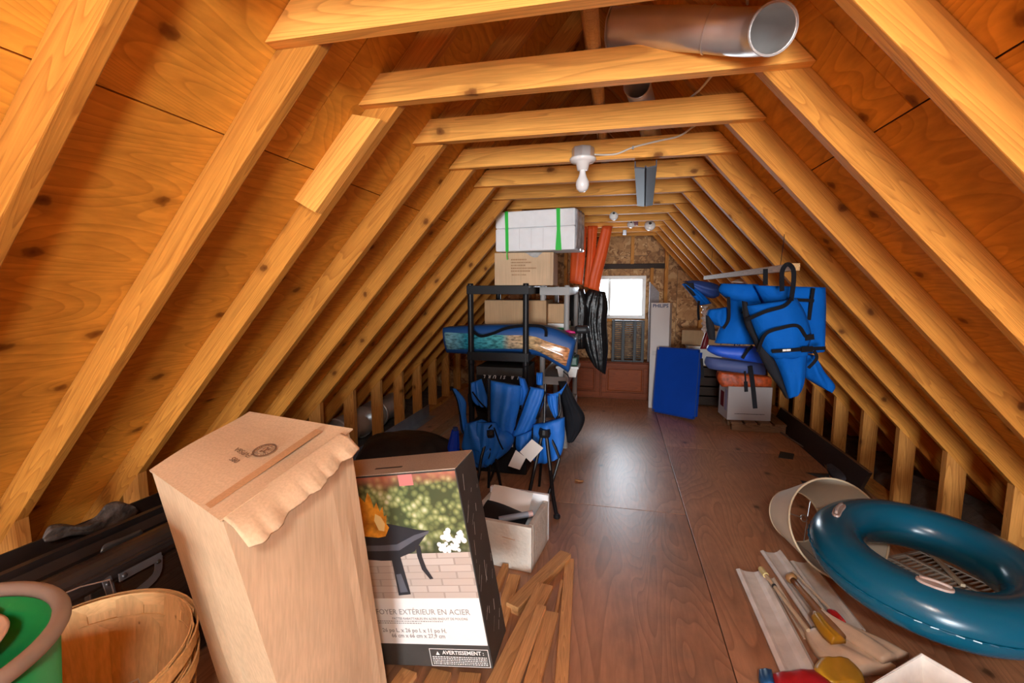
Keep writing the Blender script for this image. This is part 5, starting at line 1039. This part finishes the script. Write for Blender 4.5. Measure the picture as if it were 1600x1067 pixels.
flat('clear_panel', [((1270, 955), (1295, 958)), ((1290, 975), (1330, 980)), ((1330, 1000), (1390, 1005)), ((1380, 1030), (1420, 1020))], 'cream', 0.018, 0.008, 0.06, 0.02, 5)
flat('yellow_fold', [((1268, 962), (1280, 958)), ((1282, 985), (1300, 985)), ((1300, 1002), (1322, 1000))], 'yellow', 0.02, 0.004, 0.075, 0.015, 6)
flat('red_fold', [((1292, 952), (1304, 955)), ((1310, 968), (1322, 972))], 'red', 0.012, 0.003, 0.08, 0.012, 7)
# white tray
t = thing('plastic_tray', 'shallow off-white plastic tray in the lower right corner', 'tray', (0.99, 1.626, 0.0), (0, 0, math.atan2(-0.61, -0.79)))
w, l = 0.40, 0.36; z1 = 0.15
obj('tray_floor', hexa([(0.03, 0.03, 0.02), (w - 0.03, 0.03, 0.02), (w - 0.03, l - 0.03, 0.02), (0.03, l - 0.03, 0.02), (0.028, 0.028, 0.026), (w - 0.028, 0.028, 0.026), (w - 0.028, l - 0.028, 0.026), (0.028, l - 0.028, 0.026)]), 'vinyl', t)
for A, B_, C_, D_ in (((0, 0), (w, 0), (w - .03, .03), (.03, .03)), ((w, 0), (w, l), (w - .03, l - .03), (w - .03, .03)), ((w, l), (0, l), (.03, l - .03), (w - .03, l - .03)), ((0, l), (0, 0), (.03, .03), (.03, l - .03))):
    obj('tray_wall', hexa([(*D_, 0.02), (*C_, 0.02), (C_[0], C_[1], 0.024), (D_[0], D_[1], 0.024), (*A, z1 - 0.004), (*B_, z1 - 0.004), (*B_, z1), (*A, z1)]), 'vinyl', t)
obj('tray_rim', tube([Vector((0, 0, z1)), Vector((w, 0, z1)), Vector((w, l, z1)), Vector((0, l, z1))], 0.006, 8, closed=True), 'vinyl', t); obj('tray_foot', box(w - 0.08, l - 0.08, 0.019, (w / 2, l / 2, 0.0105), 0.003), 'vinyl', t)
# slotted vent panel and lath inside the ring
t = thing('vent_panel', 'slotted metal vent panel lying on the floor inside the swim ring', 'vent', (1.47, 2.34, 0.0), (0, 0, 0.5))
vm = mat('vent_beige', (0.30, 0.24, 0.19), 0.5)
for x in (-0.155, -0.052, 0.052, 0.155): obj('vent_rail', span(x - 0.008, x + 0.008, -0.19, 0.19, 0.002, 0.020, 0.002), vm, t)
sl = mesh_from('louvre', box(0.088, 0.010, 0.003)); recalc(sl); sl.materials.append(vm)
for i in range(3):
    for k in range(16): obj('louvre', sl, vm, t, (-0.1035 + i * 0.1035, -0.175 + k * 0.0233, 0.013), (0.5, 0, 0))
for y in (-0.19, 0.19): obj('vent_frame', span(-0.165, 0.165, y - 0.008, y + 0.008, 0.002, 0.020, 0.002), vm, t)
tag(board('pale_lath', atz(1448, 858, 0.032), atz(1505, 915, 0.032), 0.018, 0.014, mat('pale_lath_wood', (0.52, 0.40, 0.27), 0.6)), 'pale lath lying on the vent panel inside the swim ring', 'lath')
vf = cloth([(Vector((1.75, 2.3, 0.0)), Vector((2.1, 2.3, 0.0))), (Vector((1.75, 2.9, 0.05)), Vector((2.1, 2.9, 0.05))), (Vector((1.75, 3.6, 0.0)), Vector((2.1, 3.6, 0.0)))], None, 10, 6, 0.10, 0.02, 0.03, 3, 5, d=(0, 0, 1))
tag(obj('insulation_batt', vf, 'insul', smooth=True), 'dark lumpy insulation behind the right knee wall', 'insulation')
# ------------------------------------------------------------------ things up in the ties
# stove pipe with bent end
t = thing('stove_pipe', 'galvanised stove pipe elbow resting on the collar ties, open end facing forward', 'pipe', (0.16, 1.45, 2.004))
P = smoothpath([at(955, 45, 1.455), at(1025, 44, 1.425), at(1090, 46, 1.375), at(1145, 50, 1.35), at(1185, 50, 1.315), at(1208, 45, 1.25)], 7)
def shell(P, r, th, seg=28):
    o_ = tube(P, r, seg, cap=False); i_ = tube(P, r - th, seg, cap=False); n = len(o_[0]); V = o_[0] + i_[0]; Fc = o_[1] + [tuple(k + n for k in reversed(f)) for f in i_[1]]
    for s in (0, len(P) - 1):
        for k in range(seg): a = s * seg + k; b = s * seg + (k + 1) % seg; Fc.append((a, b, n + b, n + a))
    return V, Fc
wobj('pipe_wall', shell(P, 0.053, 0.003), 'steel', t, True)
for i, w in ((16, 0.0542), (len(P) - 1, 0.0542), (0, 0.0542)):
    c = P[i]; d = (P[min(i + 1, len(P) - 1)] - P[max(i - 1, 0)]).normalized(); e = d.orthogonal().normalized(); g = d.cross(e)
    wobj('crimp_ring', tube([c + (e * math.cos(k * PI / 16) + g * math.sin(k * PI / 16)) * w for k in range(32)], 0.0022, 6, closed=True), 'steel', t)
t = thing('stove_pipe', 'short metal pipe length lying further back on the ties', 'pipe', (0.11, 2.1, 2.004)); P2 = [Vector((0.05, 1.80, 2.052)), Vector((0.10, 2.1, 2.052)), Vector((0.14, 2.4, 2.052))]; wobj('pipe_wall', shell(P2, 0.046, 0.003), 'steel', t, True)
wobj('crimp_ring', tube([P2[0] + Vector((math.cos(k * PI / 12), 0, math.sin(k * PI / 12))) * 0.047 for k in range(24)], 0.002, 6, closed=True), 'steel', t)
# wooden pole along the ties
tag(obj('wooden_pole', move(tube([Vector((0, -1.3, 0)), Vector((0, 0, 0)), Vector((0, 2.2, 0))], 0.021, 12), Vector((-0.085, 1.6, 2.027))), 'polewood', smooth=False), 'long round wooden pole lying lengthwise on top of the collar ties', 'pole')
# grey channel under the ties
t = thing('metal_channel', 'grey metal channel length hung under the ties beside the bulb', 'channel', (0.14, 2.9, 1.90)); ca, cb = Vector((0.112, 2.29, 1.884)), Vector((0.165, 3.30, 1.880)); x = (cb - ca).normalized(); s = Vector((0, 0, 1)).cross(x)
prof = [(-0.05, 0.03), (-0.05, 0.0), (-0.004, -0.006), (0.0, 0.004), (0.004, -0.006), (0.05, 0.0), (0.05, 0.03), (0.045, 0.03), (0.045, 0.006), (0.006, 0.0), (0, 0.010), (-0.006, 0.0), (-0.045, 0.006), (-0.045, 0.03)]
V = [p + s * a + Vector((0, 0, b)) for p in (ca, cb) for a, b in prof]; n = len(prof); wobj('channel_web', (V, [(i, (i + 1) % n, n + (i + 1) % n, n + i) for i in range(n)] + [tuple(range(n)), tuple(range(2 * n - 1, n - 1, -1))]), 'channelgrey', t)
for u in (0.15, 0.8): p = ca.lerp(cb, u); wobj('hanger_clip', box(0.012, 0.02, 0.03, p + Vector((0, 0, 0.022))), 'steeldull', t)
# bulb holder
p = at(911, 240, YK(3) - 0.045); t = thing('bulb_holder', 'white porcelain bulb holder with bare bulb fixed to a tie', 'light fixture', (p.x, YK(3) - 0.052, 1.935))
obj('junction_box', lathe([(0.0, 0.022), (0.048, 0.022), (0.050, 0.018), (0.050, -0.022), (0.0, -0.022)], 8), 'steel', t); obj('porcelain_base', lathe([(0.0, -0.023), (0.058, -0.023), (0.060, -0.030), (0.052, -0.040), (0.030, -0.046), (0.024, -0.075), (0.0, -0.075)], 36), 'porcelain', t, smooth=True)
obj('bulb', lathe([(0.013, -0.075), (0.014, -0.09), (0.019, -0.105), (0.029, -0.125), (0.0305, -0.14), (0.026, -0.158), (0.013, -0.170), (0.0, -0.172)], 28), 'bulb', t, smooth=True)
for a in (0.7, 2.3, 3.9): obj('screw', move(lathe([(0, -0.037), (0.004, -0.036), (0.004, -0.030), (0, -0.030)], 8), (0.044 * math.cos(a), 0.044 * math.sin(a), -0.002)), 'wire', t)
yq = YK(3) - 0.006
pts = [Vector((p.x + 0.05, yq - 0.03, 1.93)), at(945, 242, yq), at(965, 240, yq), at(990, 230, yq), at(1030, 220, yq), at(1060, 213, yq), at(1080, 200, yq - 0.05), at(1088, 190, YK(2) + 0.08), Vector((0.24, YK(2) + 0.06, 2.015)), Vector((0.27, YK(2) - 0.05, 2.02)), Vector((0.33, YK(1) + 0.10, 2.06)), Vector((0.30, YK(1) - 0.02, 2.16)), Vector((0.27, YK(1) - 0.10, 2.25))]
t = thing('white_cable', 'thin white electric cable running from the bulb holder along the ties', 'cable', pts[0]); wobj('cable_sheath', tube(smoothpath(pts, 5), 0.0042, 8), 'cable', t, True)
c = at(989, 231, yq); wobj('cable_staple', box(0.006, 0.012, 0.014, c), 'steeldull', t)
# small white porcelain pieces on the far ties
def knob(lab, px, Y, r):
    p = at(*px, Y); t = thing('porcelain_holder', lab, 'light fixture', p, (PI / 2 - 0.35, 0, 0)); 
    obj('holder_base', lathe([(0.0, -0.012), (r, -0.012), (r, 0.0), (r * 0.72, 0.014), (r * 0.45, 0.016), (r * 0.42, 0.04), (0, 0.04)], 24), 'porcelain', t, smooth=True); obj('socket_mouth', lathe([(0, 0.041), (r * 0.28, 0.041), (r * 0.28, 0.030), (0, 0.030)], 16), 'charcoal', t)
knob('larger white porcelain bulb socket on a far tie', (1015.5, 352), YK(9) - 0.03, 0.050); knob('small white porcelain socket on a far tie left of the bigger one', (959, 337), YK(7) - 0.03, 0.035); knob('white porcelain socket beside the red clip on a far tie', (986, 350), YK(9) - 0.03, 0.036)
p = at(993, 349, YK(9) - 0.03); tag(obj('red_clip', box(0.05, 0.02, 0.04, p, 0.004), 'maroon'), 'small dark red clip on a far tie between two sockets', 'clip')
p = at(976, 363, YK(10) - 0.02); tag(obj('pipe_clip', box(0.04, 0.03, 0.05, p, 0.004), 'steeldull'), 'small dark metal clip on the last bright tie', 'clip')
p = atz(905, 752, 0.0); tag(obj('dry_leaf', cloth([(p + Vector((-0.03, 0.0, 0.004)), p + Vector((-0.028, 0.006, 0.004))), (p + Vector((0.0, -0.018, 0.006)), p + Vector((0.0, 0.02, 0.006))), (p + Vector((0.03, 0.0, 0.004)), p + Vector((0.03, 0.004, 0.004)))], None, 6, 4, 0.008, 0.002, 0.003, 1, 2, d=(0, 0, 1)), mat('dry_leaf', (0.34, 0.14, 0.05), 0.7), smooth=True), 'small dry brown leaf on the open floor beside the camp chairs', 'leaf')
